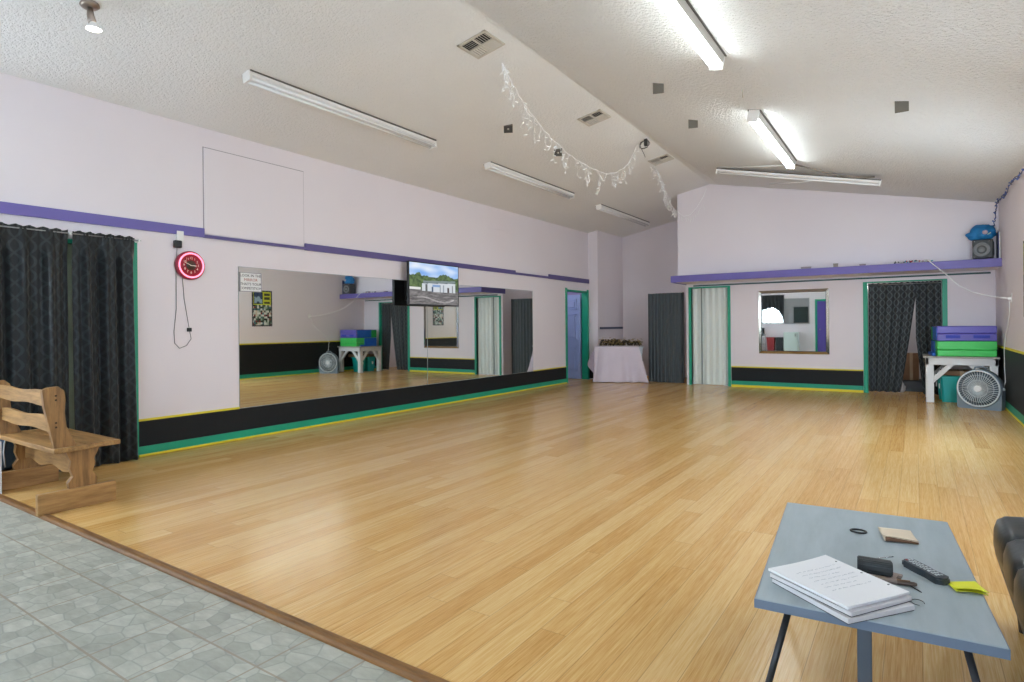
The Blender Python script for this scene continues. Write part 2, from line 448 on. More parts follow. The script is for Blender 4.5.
bm = B(); box(bm, -3.80, 1.02, YF - 0.02, YF, 2.025, 2.052); struct('trim_3', bm, DTEAL)
# ceiling: two slopes meeting at the ridge
bm = B()
NY = 20; rows = []
for k in range(NY + 1):
    y = YB - 0.1 + (14.2 - YB) * k / NY; r = ridge_x(y)
    low = [(XL - 0.15, zc_left(XL - 0.15, y)), (r, RIDGE_Z), (XR + 0.13, zc_right(XR + 0.13, y))]
    rows.append([bm.verts.new((x, y, z)) for x, z in low] + [bm.verts.new((x, y, z + 0.12)) for x, z in reversed(low)])
for a, b in zip(rows, rows[1:]):
    for i in range(6): bm.faces.new((a[i], a[(i + 1) % 6], b[(i + 1) % 6], b[i]))
bm.faces.new(rows[0]); bm.faces.new(rows[-1][::-1])
struct('ceiling', bm, CEIL)
# wall behind the camera with a door, the mirror-seen window and one added for light
wall_y('wall_back', YB - 0.1, YB, XL, XR, holes=[(-5.35, -4.57, 1.3, 2.36), (-1.95, -0.05, 0.8, 2.3)], ztop=4.1)
for i, (x0, x1, z0, z1) in enumerate(((-5.35, -4.57, 1.3, 2.36), (-1.95, -0.05, 0.8, 2.3))):
    bm = B()
    for q in ((x0 - 0.06, x0, z0 - 0.06, z1 + 0.06), (x1, x1 + 0.06, z0 - 0.06, z1 + 0.06), (x0, x1, z1, z1 + 0.06), (x0, x1, z0 - 0.06, z0), (x0, x1, (z0 + z1) / 2 - 0.02, (z0 + z1) / 2 + 0.02)):
        box(bm, q[0], q[1], YB - 0.06, YB + 0.03, q[2], q[3], 0.004)
    if i == 0:
        for xm in (-5.2, -5.05): box(bm, xm - 0.028, xm + 0.028, YB - 0.05, YB + 0.02, z0, z1, 0.003)
    w = struct('window_%d' % (i + 1), bm, WHITE)
    g = B(); box(g, x0, x1, YB - 0.07, YB - 0.065, z0, z1); obj('window_glass', g, mat('bright_daylit_glass', (235, 242, 250), 0.1, var=0, emit=(232, 240, 250), estr=0.75), w)  # panes glow in place of outdoor light

for i, (y0, y1) in enumerate(ADDED_SIDE_WINDOWS):  # unseen windows, added to the right wall for their light
    bm = B()
    for q in ((y0 - 0.06, y0, 0.94, 2.36), (y1, y1 + 0.06, 0.94, 2.36), (y0, y1, 2.3, 2.36), (y0, y1, 0.94, 1.0), (y0, y1, 1.63, 1.67)): box(bm, XR - 0.03, XR + 0.06, *q, 0.004)
    w = struct('window_%d' % (i + 3), bm, WHITE)
    g = B(); box(g, XR + 0.065, XR + 0.07, y0, y1, 1.0, 2.3); obj('window_glass', g, MATS['bright_daylit_glass'], w)
bm = B(); y0, y1 = ADDED_LEFT_WINDOW  # unseen left window, added to brighten the right wall
for q in ((y0 - 0.06, y0, 0.89, 2.31), (y1, y1 + 0.06, 0.89, 2.31), (y0, y1, 2.25, 2.31), (y0, y1, 0.89, 0.95), (-0.32, -0.28, 0.95, 2.25)): box(bm, XL - 0.06, XL + 0.03, *q, 0.004)
w = struct('window_5', bm, WHITE)
g = B(); box(g, XL - 0.07, XL - 0.065, y0, y1, 0.95, 2.25); obj('window_glass', g, MATS['bright_daylit_glass'], w)
# room behind the curtained doorway, room behind the blue door
DIM = mat('grey_back_room_wall', (176, 178, 180), 0.7, var=0.04)
bm = B(); box(bm, -1.3, XR, 14.0, 14.09, -0.02, 2.06); struct('wall_back_room', bm, DIM)
bm = B(); box(bm, XL - 1.3, XL - 1.2, 11.0, 13.2, -0.05, 2.5); box(bm, XL - 1.25, XL - 0.14, 12.62, 12.7, -0.05, 2.5); box(bm, XL - 1.25, XL - 0.14, 10.95, 11.05, -0.05, 2.5)
box(bm, XL - 1.3, XL - 0.14, 10.95, 12.7, 2.5, 2.55); struct('wall_hall', bm, mat('dusky_hall_wall', (150, 140, 176), 0.7, var=0.04))
bm = B(); box(bm, XL - 1.3, XL - 0.9, 11.0, 12.7, -0.06, -0.002); struct('floor_hall', bm, BAMBOO)
# unseen point lights added to brighten the hall, store room and alcove
def point(name, loc, e, r=0.08, col=(1, 1, 1)):
    l = bpy.data.lights.new(name, 'POINT'); l.energy = e; l.shadow_soft_size = r; l.color = col
    o = bpy.data.objects.new(name, l); C.objects.link(o); o.location = loc
point('hall_lamp', (XL - 0.6, 11.5, 2.3), 9, 0.1)
point('store_room_lamp', (-0.6, 13.3, 1.95), 9, 0.1)
point('alcove_lamp', (-4.15, 13.35, 2.45), 1.2, 0.12)  # added fill, kept out of view behind the block

# ------------------------------------------------------------------ bands, stripes and boards on the walls
def band_left(y0, y1, name, parts):
    for (z0, z1, d, m) in parts:
        bm = B(); box(bm, XL, XL + d, y0, y1, z0, z1, 0.002 if d > 0.006 else 0); struct(name, bm, m)
tn = [10]
def trim(bm, m):
    tn[0] += 1; return struct('trim_%d' % tn[0], bm, m)
def bl(y0, y1, z0, z1, d, m): b = B(); box(b, XL, XL + d, y0, y1, z0, z1); return trim(b, m)
bl(2.81, 11.43, 0.098, 0.345, 0.010, BLACKP)
bl(2.81, 3.865, 0.345, 0.366, 0.014, YELLOW); bl(10.10, 11.43, 0.345, 0.364, 0.014, YELLOW)
b = B(); box(b, XL, XL + 0.018, 2.81, 11.43, 0.022, 0.098); struct('baseboard_left', b, GREEN)
b = B(); box(b, XL, XL + 0.03, 2.81, 11.43, 0.0, 0.022, 0.006); trim(b, YELLOW)
# purple boards (stepped)
bl(YB, 3.475, 2.215, 2.31, 0.03, PURPLE)
for y0, y1, z0, z1 in ((3.475, 4.75, 2.213, 2.245), (4.75, 6.56, 2.208, 2.292), (6.56, 7.55, 2.22, 2.29), (7.55, 9.46, 2.22, 2.295), (9.46, 10.72, 2.22, 2.262), (10.72, 12.54, 2.215, 2.31)):
    bl(y0, y1, z0, z1, 0.028, DPURPLE)
# painted-over access panel high on the left wall, in a thin open joint
b = B()
for q in ((3.475, 3.485, 2.25, 3.185), (4.735, 4.745, 2.25, 3.185), (3.475, 4.745, 3.175, 3.185)): box(b, XL, XL + 0.003, *q)
trim(b, mat('open_joint_grey', (158, 150, 155), 0.8))
b = B(); box(b, XL, XL + 0.014, 3.485, 4.735, 2.252, 3.175, 0.003); trim(b, WALL)
b = B(); box(b, XL, XL + 0.016, 8.6, 9.3, 3.005, 3.012); trim(b, WALL)
# right wall
def br(y0, y1, z0, z1, d, m): b = B(); box(b, XR - d, XR, y0, y1, z0, z1); return trim(b, m)
br(3.3, YF, 0.115, 0.85, 0.010, BLACKP); br(3.3, YF, 0.85, 0.878, 0.016, YELLOW)
b = B(); box(b, XR - 0.018, XR, 3.3, YF, 0.022, 0.115); struct('baseboard_right', b, GREEN)
b = B(); box(b, XR - 0.03, XR, 3.3, YF, 0.0, 0.022, 0.006); trim(b, YELLOW)
# far wall
for x0, x1 in ((-3.055, -0.775), (0.455, XR - 0.02)):
    for z0, z1, d, m in ((0.118, 0.385, 0.010, BLACKP), (0.385, 0.408, 0.014, YELLOW), (0.042, 0.118, 0.018, GREEN), (0.0, 0.042, 0.022, YELLOW)):
        b = B(); box(b, x0, x1, YF - d, YF, z0, z1)
        if m is GREEN: struct('baseboard_far', b, m)
        else: trim(b, m)
# alcove rail and dark skirting
b = B(); box(b, -6.055, -6.02, 12.64, 13.9, 1.155, 1.205, 0.004); trim(b, mat('slate_blue_rail', (72, 84, 110), 0.5))
b = B(); box(b, XL, -6.05, 12.545, 12.56, 0.02, 0.36); trim(b, BLACKP)
b = B(); box(b, -6.055, -6.045, 12.56, 13.98, 0.0, 0.36); trim(b, BLACKP)

# ------------------------------------------------------------------ doors
def door_frame(bm, y0, y1, zt, w=0.07):
    box(bm, XL - 0.14, XL + 0.018, y0 - w, y0, 0, zt + w, 0.004); box(bm, XL - 0.14, XL + 0.018, y1, y1 + w, 0, zt + w, 0.004)
    box(bm, XL - 0.14, XL + 0.018, y0, y1, zt, zt + w * 0.5, 0.004)
bm = B(); door_frame(bm, 11.503, 12.462, 1.997, 0.07)
d1 = struct('door_1', bm, GREEN)
BLUE = mat('pale_blue_door_paint', (150, 168, 208), 0.5, var=0.03)
bm = B(); yd = 12.405   # open leaf, hinged at the far jamb, standing square to the wall
x0, x1 = XL - 1.0, XL - 0.146
box(bm, x0, x1, yd, yd + 0.04, 0.01, 1.96, 0.003)
for cx_ in (x0 + 0.24, x1 - 0.24):
    for z0, z1 in ((0.18, 0.78), (0.92, 1.52), (1.62, 1.86)):
        for q in ((cx_ - 0.15, cx_ + 0.15, z0, z0 + 0.02), (cx_ - 0.15, cx_ + 0.15, z1 - 0.02, z1), (cx_ - 0.15, cx_ - 0.13, z0, z1), (cx_ + 0.13, cx_ + 0.15, z0, z1)):
            box(bm, q[0], q[1], yd - 0.016, yd, q[2], q[3])
        box(bm, cx_ - 0.10, cx_ + 0.10, yd - 0.02, yd, z0 + 0.05, z1 - 0.05, 0.012)
leaf = obj('door_leaf', bm, BLUE, d1)
bm = B(); lathe(bm, [(0, -0.05), (0.022, -0.045), (0.027, -0.03), (0.015, -0.012), (0.024, 0.0)], Matrix.Translation((x0 + 0.07, yd, 0.95)) @ Matrix.Rotation(-PI / 2, 4, 'X'), 16)
obj('door_knob', bm, CHROME, leaf)
# accordion door in a green frame
def far_frame(bm, x0, x1, zt, w=0.055, head=0.035):
    box(bm, x0 - w, x0, YF - 0.018, YF + 0.12, 0, zt + head, 0.004); box(bm, x1, x1 + w, YF - 0.018, YF + 0.12, 0, zt + head, 0.004)
    box(bm, x0, x1, YF - 0.018, YF + 0.12, zt, zt + head, 0.004)
bm = B(); far_frame(bm, -3.85, -3.12, 1.985, 0.055, 0.03); d2 = struct('door_2', bm, GREEN)
def pleats(bm, path, nfold, depth, z0, z1, th=0.006):
    """zig-zag sheet along a 2D path"""
    pts = []
    for i in range(nfold * 4 + 1):
        t = i / (nfold * 4); x, y, nx, ny = path(t)
        k = (0, 1, 1, 0)[i % 4] if i < nfold * 4 else 0
        k = [0, 1, 1, 0][i % 4]
        pts.append((x + nx * depth * k, y + ny * depth * k))
    back = []
    for (x, y), i in zip(pts, range(len(pts))):
        _, _, nx, ny = path(i / (nfold * 4)); back.append((x - nx * th, y - ny * th))
    vs = [[bm.verts.new((x, y, z)) for z in (z0, z1)] for x, y in pts]; vb = [[bm.verts.new((x, y, z)) for z in (z0, z1)] for x, y in back]
    for i in range(len(pts) - 1):
        bm.faces.new((vs[i][0], vs[i + 1][0], vs[i + 1][1], vs[i][1])); bm.faces.new((vb[i][1], vb[i + 1][1], vb[i + 1][0], vb[i][0]))
        bm.faces.new((vs[i][1], vs[i + 1][1], vb[i + 1][1], vb[i][1])); bm.faces.new((vs[i][0], vb[i][0], vb[i + 1][0], vs[i + 1][0]))
    for i in (0, len(pts) - 1): bm.faces.new((vs[i][0], vs[i][1], vb[i][1], vb[i][0]))
CREAM = mat('cream_vinyl_door', (220, 228, 222), 0.45, var=0.04)
bm = B(); pleats(bm, lambda t: (-3.85 + 0.73 * t, YF + 0.06, 0, -1), 6, 0.022, 0.012, 1.985)
obj('folding_panel', bm, CREAM, d2)
bm = B(); box(bm, -3.66, -3.635, YF + 0.022, YF + 0.05, 0.012, 1.985, 0.003); obj('handle_strip', bm, mat('grey_handle_strip', (128, 138, 134), 0.4), d2)
bm = B(); far_frame(bm, -0.70, 0.38, 1.95, 0.07, 0.022); d3 = struct('door_3', bm, GREEN)
bm = B(); door_frame(bm, 1.86, 2.74, 2.02, 0.075); d4 = struct('door_4', bm, GREEN)
bm = B(); box(bm, XL - 0.10, XL - 0.06, 1.86, 2.74, 0.01, 2.02, 0.003)
for z0, z1 in ((0.2, 0.9), (1.05, 1.85)): box(bm, XL - 0.06, XL - 0.052, 1.98, 2.62, z0, z1, 0.004)
obj('door_leaf', bm, mat('pale_green_door_paint', (196, 214, 190), 0.5, var=0.04), d4)
PURDOOR = mat('violet_door_paint', (92, 78, 168), 0.45, var=0.05)
bm = B()
for q in ((-3.36, -3.28, 0, 2.22), (-2.44, -2.36, 0, 2.22), (-3.28, -2.44, 2.14, 2.22)): box(bm, q[0], q[1], YB - 0.02, YB + 0.025, q[2], q[3], 0.004)
d5 = struct('door_5', bm, GREEN)
bm = B(); box(bm, -3.28, -2.44, YB - 0.02, YB + 0.012, 0.0, 2.14)
for z0, z1 in ((0.2, 0.95), (1.1, 1.95)): box(bm, -3.16, -2.56, YB + 0.012, YB + 0.02, z0, z1, 0.004)
lf = obj('door_leaf', bm, PURDOOR, d5)
bm = B(); lathe(bm, [(0.024, 0), (0.015, 0.012), (0.027, 0.03), (0.022, 0.045), (0, 0.05)], on_back(-3.18, 1.0, 0.012), 16); obj('door_knob', bm, CHROME, lf)
b = B(); box(b, -4.2, -3.36, YB, YB + 0.018, -0.02, 0.09); struct('baseboard_back', b, GREEN)

#PART2
# ------------------------------------------------------------------ big mirror on the left wall (two panes)
def mirror_pane(y0, y1, z0, z1, label):
    bm = B(); box(bm, XL + 0.001, XL + 0.006, y0, y1, z0, z1)
    o = tag(obj('wall_mirror', bm, MIRROR), label, 'mirror', 'mirror panes on the lilac wall')
    e = B()
    for q in ((y0, y1, z1 - 0.004, z1), (y0, y1, z0, z0 + 0.004), (y0, y0 + 0.004, z0, z1), (y1 - 0.004, y1, z0, z1)): box(e, XL + 0.0005, XL + 0.0075, *q)
    obj('polished_edge', e, mat('glass_edge_grey', (150, 158, 158), 0.3), o)
    return o
mirror_pane(3.868, 6.99, 0.347, 1.938, 'frameless wall mirror pane beside the neon clock, with a paper sign on it')
mirror_pane(6.992, 10.085, 0.347, 1.938, 'frameless wall mirror pane running from below the television towards the blue door')

# mirror on the far wall with a bevelled mirror-strip frame
t = thing('framed_mirror', 'nearly square wall mirror in a silvery mirrored frame under the purple shelf', 'mirror', (-1.92, YF, 0.68))
bm = B(); box(bm, -2.50, -1.34, YF - 0.012, YF - 0.002, 0.70, 1.855); obj('mirror_glass', bm, MIRROR, t)
fx0, fx1, fz0, fz1 = -2.53, -1.31, 0.67, 1.885
bm = B()
def fr(poly): prism(bm, poly, YF - 0.028, YF - 0.001, 'y')
w_ = 0.045
for poly in ([(fx0, fz0), (fx1, fz0), (fx1 - w_, fz0 + w_), (fx0 + w_, fz0 + w_)], [(fx0, fz1), (fx0 + w_, fz1 - w_), (fx1 - w_, fz1 - w_), (fx1, fz1)],
             [(fx0, fz0), (fx0 + w_, fz0 + w_), (fx0 + w_, fz1 - w_), (fx0, fz1)], [(fx1, fz0), (fx1, fz1), (fx1 - w_, fz1 - w_), (fx1 - w_, fz0 + w_)]): fr(poly)
# slope the outer edge of the frame back
for v in bm.verts:
    if v.co.y < YF - 0.02 and (abs(v.co.x - fx0) < 1e-4 or abs(v.co.x - fx1) < 1e-4 or abs(v.co.z - fz0) < 1e-4 or abs(v.co.z - fz1) < 1e-4): v.co.y = YF - 0.012
obj('mirror_frame', bm, mat('mirrored_frame', (200, 198, 188), 0.12, metal=1.0, var=0.1, vscale=20), t)
bm = B()
for q in ((fx0 + w_, fx1 - w_, fz1 - w_ - 0.01, fz1 - w_), (fx0 + w_, fx1 - w_, fz0 + w_, fz0 + w_ + 0.01), (fx0 + w_, fx0 + w_ + 0.01, fz0 + w_, fz1 - w_), (fx1 - w_ - 0.01, fx1 - w_, fz0 + w_, fz1 - w_)):
    box(bm, q[0], q[1], YF - 0.024, YF - 0.012, q[2], q[3])
obj('inner_bead', bm, mat('dark_bead', (66, 60, 52), 0.4), t)

# ------------------------------------------------------------------ paper sign stuck on the mirror
t = thing('paper_sign', 'small white lettered paper sign stuck on the corner of the big mirror', 'sign', (XL + 0.008, 4.01, 1.66))
PAPER = mat('white_paper', (226, 226, 226), 0.7, var=0.02)
bm = B(); box(bm, -0.128, 0.128, -0.105, 0.105, 0, 0.012, M=on_left(4.01, 1.768, 0.008)); obj('sheet', bm, PAPER, t)
bm = B()
for z in (0.105, -0.105):
    box(bm, -0.13, 0.13, z - 0.004, z + 0.004, 0, 0.014, M=on_left(4.01, 1.768, 0.008))
for x in (0.13, -0.13):
    box(bm, x - 0.004, x + 0.004, -0.105, 0.105, 0, 0.014, M=on_left(4.01, 1.768, 0.008))
obj('border', bm, mat('grey_border', (150, 150, 154), 0.6), t)
for k, s in enumerate(('LOOK IN THE', None, "THAT'S YOUR", 'COMPETITION')):
    if s:
        bm = B(); append_bm(bm, text_bm(s, 0.042, 0.0006), on_left(4.01, 1.768 + 0.072 - 0.048 * k, 0.0206))
        obj('lettering', bm, mat('ink_charcoal', (60, 58, 62), 0.7), t)
bm = B(); append_bm(bm, text_bm('MIRROR', 0.046, 0.0006), on_left(4.01, 1.768 + 0.024, 0.0206)); obj('rust_lettering', bm, mat('ink_rust', (176, 104, 86), 0.7), t)

# ------------------------------------------------------------------ television on a wall bracket
def colour_grid(name, M, w, h, nx, ny, fn, emis=None, parent=None):
    bm = B(); lay = bm.loops.layers.color.new('paint') if False else bm.loops.layers.float_color.new('paint')
    V = [[bm.verts.new(M @ Vector((-w / 2 + w * i / nx, -h / 2 + h * j / ny, 0))) for j in range(ny + 1)] for i in range(nx + 1)]
    for i in range(nx):
        for j in range(ny):
            f = bm.faces.new((V[i][j], V[i + 1][j], V[i + 1][j + 1], V[i][j + 1]))
            c = lin(*fn((i + 0.5) / nx, (j + 0.5) / ny))
            for l in f.loops: l[lay] = c
    m = NT(name + '_picture'); at = m.N.new('ShaderNodeAttribute'); at.attribute_name = 'paint'
    if emis:
        m.p.inputs['Base Color'].default_value = (0.01, 0.01, 0.01, 1); m.p.inputs['Roughness'].default_value = 0.25
        m.L.new(at.outputs['Color'], m.p.inputs['Emission Color']); m.p.inputs['Emission Strength'].default_value = emis
    else:
        m.base(at.outputs['Color']); m.p.inputs['Roughness'].default_value = 0.45
    return obj(name, bm, m.m, parent, recalc=False)
R2 = random.Random(3)
def nz(x, y, s): return noise.noise(Vector((x * s, y * s, 3.1)))
def tv_picture(u, v):
    if u < .04 and False: return (0, 0, 0)
    roof_y = 0.50 + 0.07 * u; 
    tree = 0.70 + 0.07 * nz(u, 0.2, 7) + 0.05 * nz(u, 1.1, 19) + (0.09 * math.exp(-((u - 0.18) / 0.05) ** 2)) + 0.05 * math.exp(-((u - 0.72) / 0.12) ** 2)
    if v > tree:
        c = 0.5 + 0.9 * nz(u * 1.0, v * 1.8, 4)
        a, b = (120, 168, 232), (226, 234, 248)
        k = min(1, max(0, c)); return tuple(a[i] + (b[i] - a[i]) * k for i in range(3))
    if 0.24 < u < 0.93 and 0.335 - 0.02 * u < v < roof_y + 0.06 and not (v > roof_y and u < 0.27):
        if v > roof_y - 0.005: return (124, 138, 140) if v > roof_y + 0.012 else (84, 98, 102)
        if v < 0.50:
            for a, b, c in ((0.31, 0.35, (86, 92, 92)), (0.43, 0.47, (70, 88, 110)), (0.60, 0.62, (120, 130, 140)), (0.67, 0.69, (140, 150, 160)), (0.755, 0.80, (66, 58, 58)), (0.86, 0.88, (130, 136, 140))):
                if a < u < b and (v < 0.44 or c[0] > 80): return c
            if 0.45 < u < 0.60 and v > 0.44: return (126, 156, 200)
        return (204, 210, 216)
    if v > 0.36:
        if v < 0.41 and u < 0.22: return (226, 226, 224)
        g = nz(u, v, 14) + 0.6 * nz(u, v, 31)
        return (78 + 44 * g, 100 + 44 * g, 60 + 28 * g)
    g = nz(u * 0.7, v * 3, 9) + 0.7 * nz(u * 0.8, v * 3, 24)
    br_ = 108 + 46 * g + (50 if abs(v - 0.13 - 0.06 * math.sin(u * 7)) < 0.018 and 0.15 < u < 0.9 else 0)
    return (br_, br_ * 0.97, br_ * 0.97)
TY0, TY1, TZ0, TZ1, TX = 6.415, 7.565, 1.565, 2.212, XL + 0.175
tv = thing('television', 'flat screen television showing a white house, on bracket above the big mirror', 'television', (XL, 6.99, 1.565))
bm = B(); box(bm, TX - 0.045, TX - 0.004, TY0, TY1, TZ0, TZ1, 0.008); box(bm, TX - 0.075, TX - 0.045, TY0 + 0.2, TY1 - 0.2, TZ0 + 0.08, TZ1 - 0.12, 0.01)
obj('cabinet', bm, BLACK, tv)
bm = B()
for q in ((TY0, TY1, TZ0, TZ0 + 0.018), (TY0, TY1, TZ1 - 0.014, TZ1), (TY0, TY0 + 0.012, TZ0, TZ1), (TY1 - 0.012, TY1, TZ0, TZ1)): box(bm, TX - 0.006, TX, *q)
obj('bezel', bm, BLACK, tv)
colour_grid('screen', basis((TX - 0.003, (TY0 + TY1) / 2, (TZ0 + TZ1) / 2), (0, 1, 0), (0, 0, 1), (1, 0, 0)), TY1 - TY0 - 0.02, TZ1 - TZ0 - 0.028, 120, 72, tv_picture, 0.80, tv)
bm = B(); box(bm, XL + 0.03, XL + 0.045, 6.84, 7.14, 1.97, 2.17, 0.004); box(bm, XL + 0.045, TX - 0.07, 6.95, 7.03, 2.03, 2.11, 0.004); obj('wall_bracket', bm, BLACK, tv)

# ------------------------------------------------------------------ curtains
DAMASK = damask_material('charcoal_damask', (17, 21, 23), (34, 42, 45)); DAMASK2 = damask_material('slate_trellis_damask', (30, 36, 38), (66, 74, 76))
def curtain(parent, name, P0, P1, z0, z1, folds, amp, out, edge=None, header=0.05, seed=0, nu=110, nv=36, flare=0.0, m=None):
    """P0,P1 ends of the rod line (x,y); out = unit normal towards the room; edge(v)->(a,b) trims the span (0..1) by height"""
    rnd = random.Random(seed); ph = rnd.uniform(0, 6); ph2 = rnd.uniform(0, 6)
    P0 = Vector((P0[0], P0[1], 0)); P1 = Vector((P1[0], P1[1], 0)); D = P1 - P0; LEN = D.length; out = Vector((out[0], out[1], 0))
    H = z1 - z0
    def fn(u, v):
        a, b = edge(v) if edge else (0, 1)
        s = a + (b - a) * u
        g = 1.0 if v < 0.9 else max(0.12, 1 - (v - 0.86) * 7)
        w = math.sin(2 * PI * folds * u + ph + 0.6 * math.sin(3 * v + ph2) * (1 - v)) + 0.45 * math.sin(2 * PI * folds * 2.3 * u + ph2 + v) + 0.3 * math.sin(2 * PI * folds * 0.43 * u + 1.0 + 1.2 * v)
        d = amp * g * w + flare * (1 - v)
        z = z0 + H * v
        if v > 1 - header / H: d += 0.006 * math.sin(u * folds * 40) + 0.012 * math.sin((v - (1 - header / H)) / (header / H) * PI); z += 0.007 * math.sin(u * folds * 13 + ph)
        if v < 0.02: z += 0.008 * math.sin(2 * PI * folds * u + ph)
        p = P0 + D * s + out * d
        return Vector((p.x, p.y, z))
    bm = B(); grid(bm, fn, nu, nv, uv=lambda u, v: (u * LEN * 1.25, v * H))
    return obj(name, bm, m or DAMASK, parent, solid=0.003, recalc=False)
RODX = XL + 0.085
def rod_thing(name, label, p0, p1, r, group=None):
    t = thing(name, label, 'curtain rod', ((p0[0] + p1[0]) / 2, (p0[1] + p1[1]) / 2, p0[2]))
    b = B(); tube(b, [p0, p1], r, 10); obj('pole', b, mat('grey_rod', (150, 152, 152), 0.35, metal=0.6), t)
    return t
rod = rod_thing('curtain_rod', 'slim grey curtain rod carrying two dark panels behind the wooden bench', (RODX, 1.0, 2.098), (RODX, 2.815, 2.098), 0.006, None)
for y in (2.80, 2.232):
    b = B(); box(b, XL, RODX + 0.012, y - 0.008, y + 0.008, 2.083, 2.113, 0.003); obj('bracket', b, WHITEP, rod)
t = thing('curtain', 'charcoal damask curtain panel on the rod, cut by the picture edge', 'curtain', (RODX, 2.0, 0.02), 0, 'curtain panels behind the bench')
curtain(t, 'curtain_cloth', (RODX, 1.62), (RODX, 2.215), 0.015, 2.125, 3, 0.034, (1, 0), seed=2, flare=0.02)
t = thing('curtain', 'charcoal damask curtain panel on the rod, nearer the neon clock', 'curtain', (RODX, 2.54, 0.02), 0, 'curtain panels behind the bench')
curtain(t, 'curtain_cloth', (RODX, 2.250), (RODX, 2.760), 0.005, 2.125, 3, 0.034, (1, 0), seed=5, flare=0.03)
# doorway curtains in the far wall
rod = rod_thing('curtain_rod', 'dark tension rod across the top of the curtained far doorway', (-0.70, YF + 0.035, 1.915), (0.38, YF + 0.035, 1.915), 0.008)
t = thing('curtain', 'broad patterned black curtain filling most of the far doorway', 'curtain', (-0.4, YF + 0.035, 0.03), 0, 'doorway curtains')
curtain(t, 'curtain_cloth', (-0.69, YF + 0.035), (0.02, YF + 0.035), 0.03, 1.94, 4, 0.013, (0, -1), seed=9, m=DAMASK2,
        edge=lambda v: (0.0, 0.655 + 0.345 * min(1, max(0, v / 0.92)) ** 0.9))
t = thing('curtain', 'narrow patterned black curtain behind the white table in the far doorway', 'curtain', (0.2, YF + 0.035, 0.03), 0, 'doorway curtains')
curtain(t, 'curtain_cloth', (0.0, YF + 0.045), (0.37, YF + 0.045), 0.02, 1.94, 3, 0.014, (0, -1), seed=12, m=DAMASK2,
        edge=lambda v: (0.02 + 0.27 * max(0, 1 - v / 0.5), 1.0))

# ------------------------------------------------------------------ neon wall clock
cy_, cz_ = 3.315, 1.902
clk = thing('wall_clock', 'round wall clock with glowing pink neon ring and red case', 'clock', (XL, cy_, cz_))
MC = on_left(cy_, cz_)
bm = B(); lathe(bm, [(0, 0), (0.135, 0), (0.148, 0.012), (0.150, 0.045), (0.140, 0.062), (0.125, 0.060), (0.110, 0.050), (0.0, 0.050)], MC, 48)
obj('case', bm, mat('crimson_case', (150, 18, 52), 0.3, var=0.05, coat=0.3), clk)
bm = B(); tube(bm, [MC @ Vector((x, y, 0.064)) for x, y, _ in circle(0.124, 40)], 0.0085, 8, close=True)
obj('neon_ring', bm, mat('pink_neon', (255, 120, 160), 0.3, var=0, emit=(255, 150, 176), estr=1.25), clk)
bm = B(); lathe(bm, [(0, 0.052), (0.104, 0.052), (0.104, 0.054), (0, 0.0545)], MC, 40); obj('red_dial_band', bm, mat('ruby_dial', (142, 20, 44), 0.4, var=0.05), clk)
bm = B(); lathe(bm, [(0, 0.0545), (0.052, 0.0545), (0.052, 0.0555), (0, 0.056)], MC, 40); obj('dial_centre', bm, mat('olive_black_dial', (58, 50, 38), 0.4), clk)
for k in range(12):
    a = PI / 2 - 2 * PI * (k + 1) / 12; bm = B()
    append_bm(bm, text_bm(str(k + 1), 0.034, 0.0006), MC @ Matrix.Translation((0.074 * math.cos(a), 0.074 * math.sin(a), 0.057)))
    obj('numeral', bm, mat('ivory_numerals', (236, 226, 206), 0.5, var=0), clk)
for a, l, w in ((PI / 2 - 2 * PI * 9.8 / 12, 0.075, 0.005), (PI / 2 - 2 * PI * 15.6 / 60, 0.055, 0.007)):
    bm = B(); box(bm, -0.01, l, -w / 2, w / 2, 0.058, 0.060, M=MC @ Matrix.Rotation(a, 4, 'Z')); obj('hand', bm, mat('ivory_numerals', (0, 0, 0)), clk)
bm = B()
tube(bm, [(XL + 0.02, cy_ - 0.125, 2.08), (XL + 0.008, cy_ - 0.13, 1.85), (XL + 0.006, cy_ - 0.13, 1.45), (XL + 0.006, cy_ - 0.155, 1.22), (XL + 0.006, cy_ - 0.15, 1.10), (XL + 0.006, cy_ - 0.10, 1.045),
         (XL + 0.006, cy_ - 0.03, 1.07), (XL + 0.006, cy_ + 0.02, 1.14), (XL + 0.008, cy_ + 0.0, 1.24), (XL + 0.008, cy_ - 0.05, 1.55), (XL + 0.012, cy_ - 0.07, 1.80)], 0.0035, 6)
cord = obj('cord', bm, mat('grey_cord', (120, 120, 122), 0.5), clk)
bm = B(); box(bm, XL + 0.002, XL + 0.024, cy_ - 0.025, cy_ + 0.02, 1.215, 1.255, 0.005); obj('cord_switch', bm, BLACK, cord)
bm = B(); box(bm, XL + 0.006, XL + 0.05, cy_ - 0.158, cy_ - 0.085, 2.075, 2.15, 0.008); obj('power_adapter', bm, BLACK, cord)
t = tag(thing('outlet', 'white wall outlet plate above the neon clock', 'outlet', (XL, 3.22, 2.12)), 'white wall outlet plate above the neon clock', 'outlet')
bm = B(); box(bm, XL, XL + 0.034, 3.185, 3.255, 2.13, 2.25, 0.004); obj('cover_plate', bm, WHITEP, t)

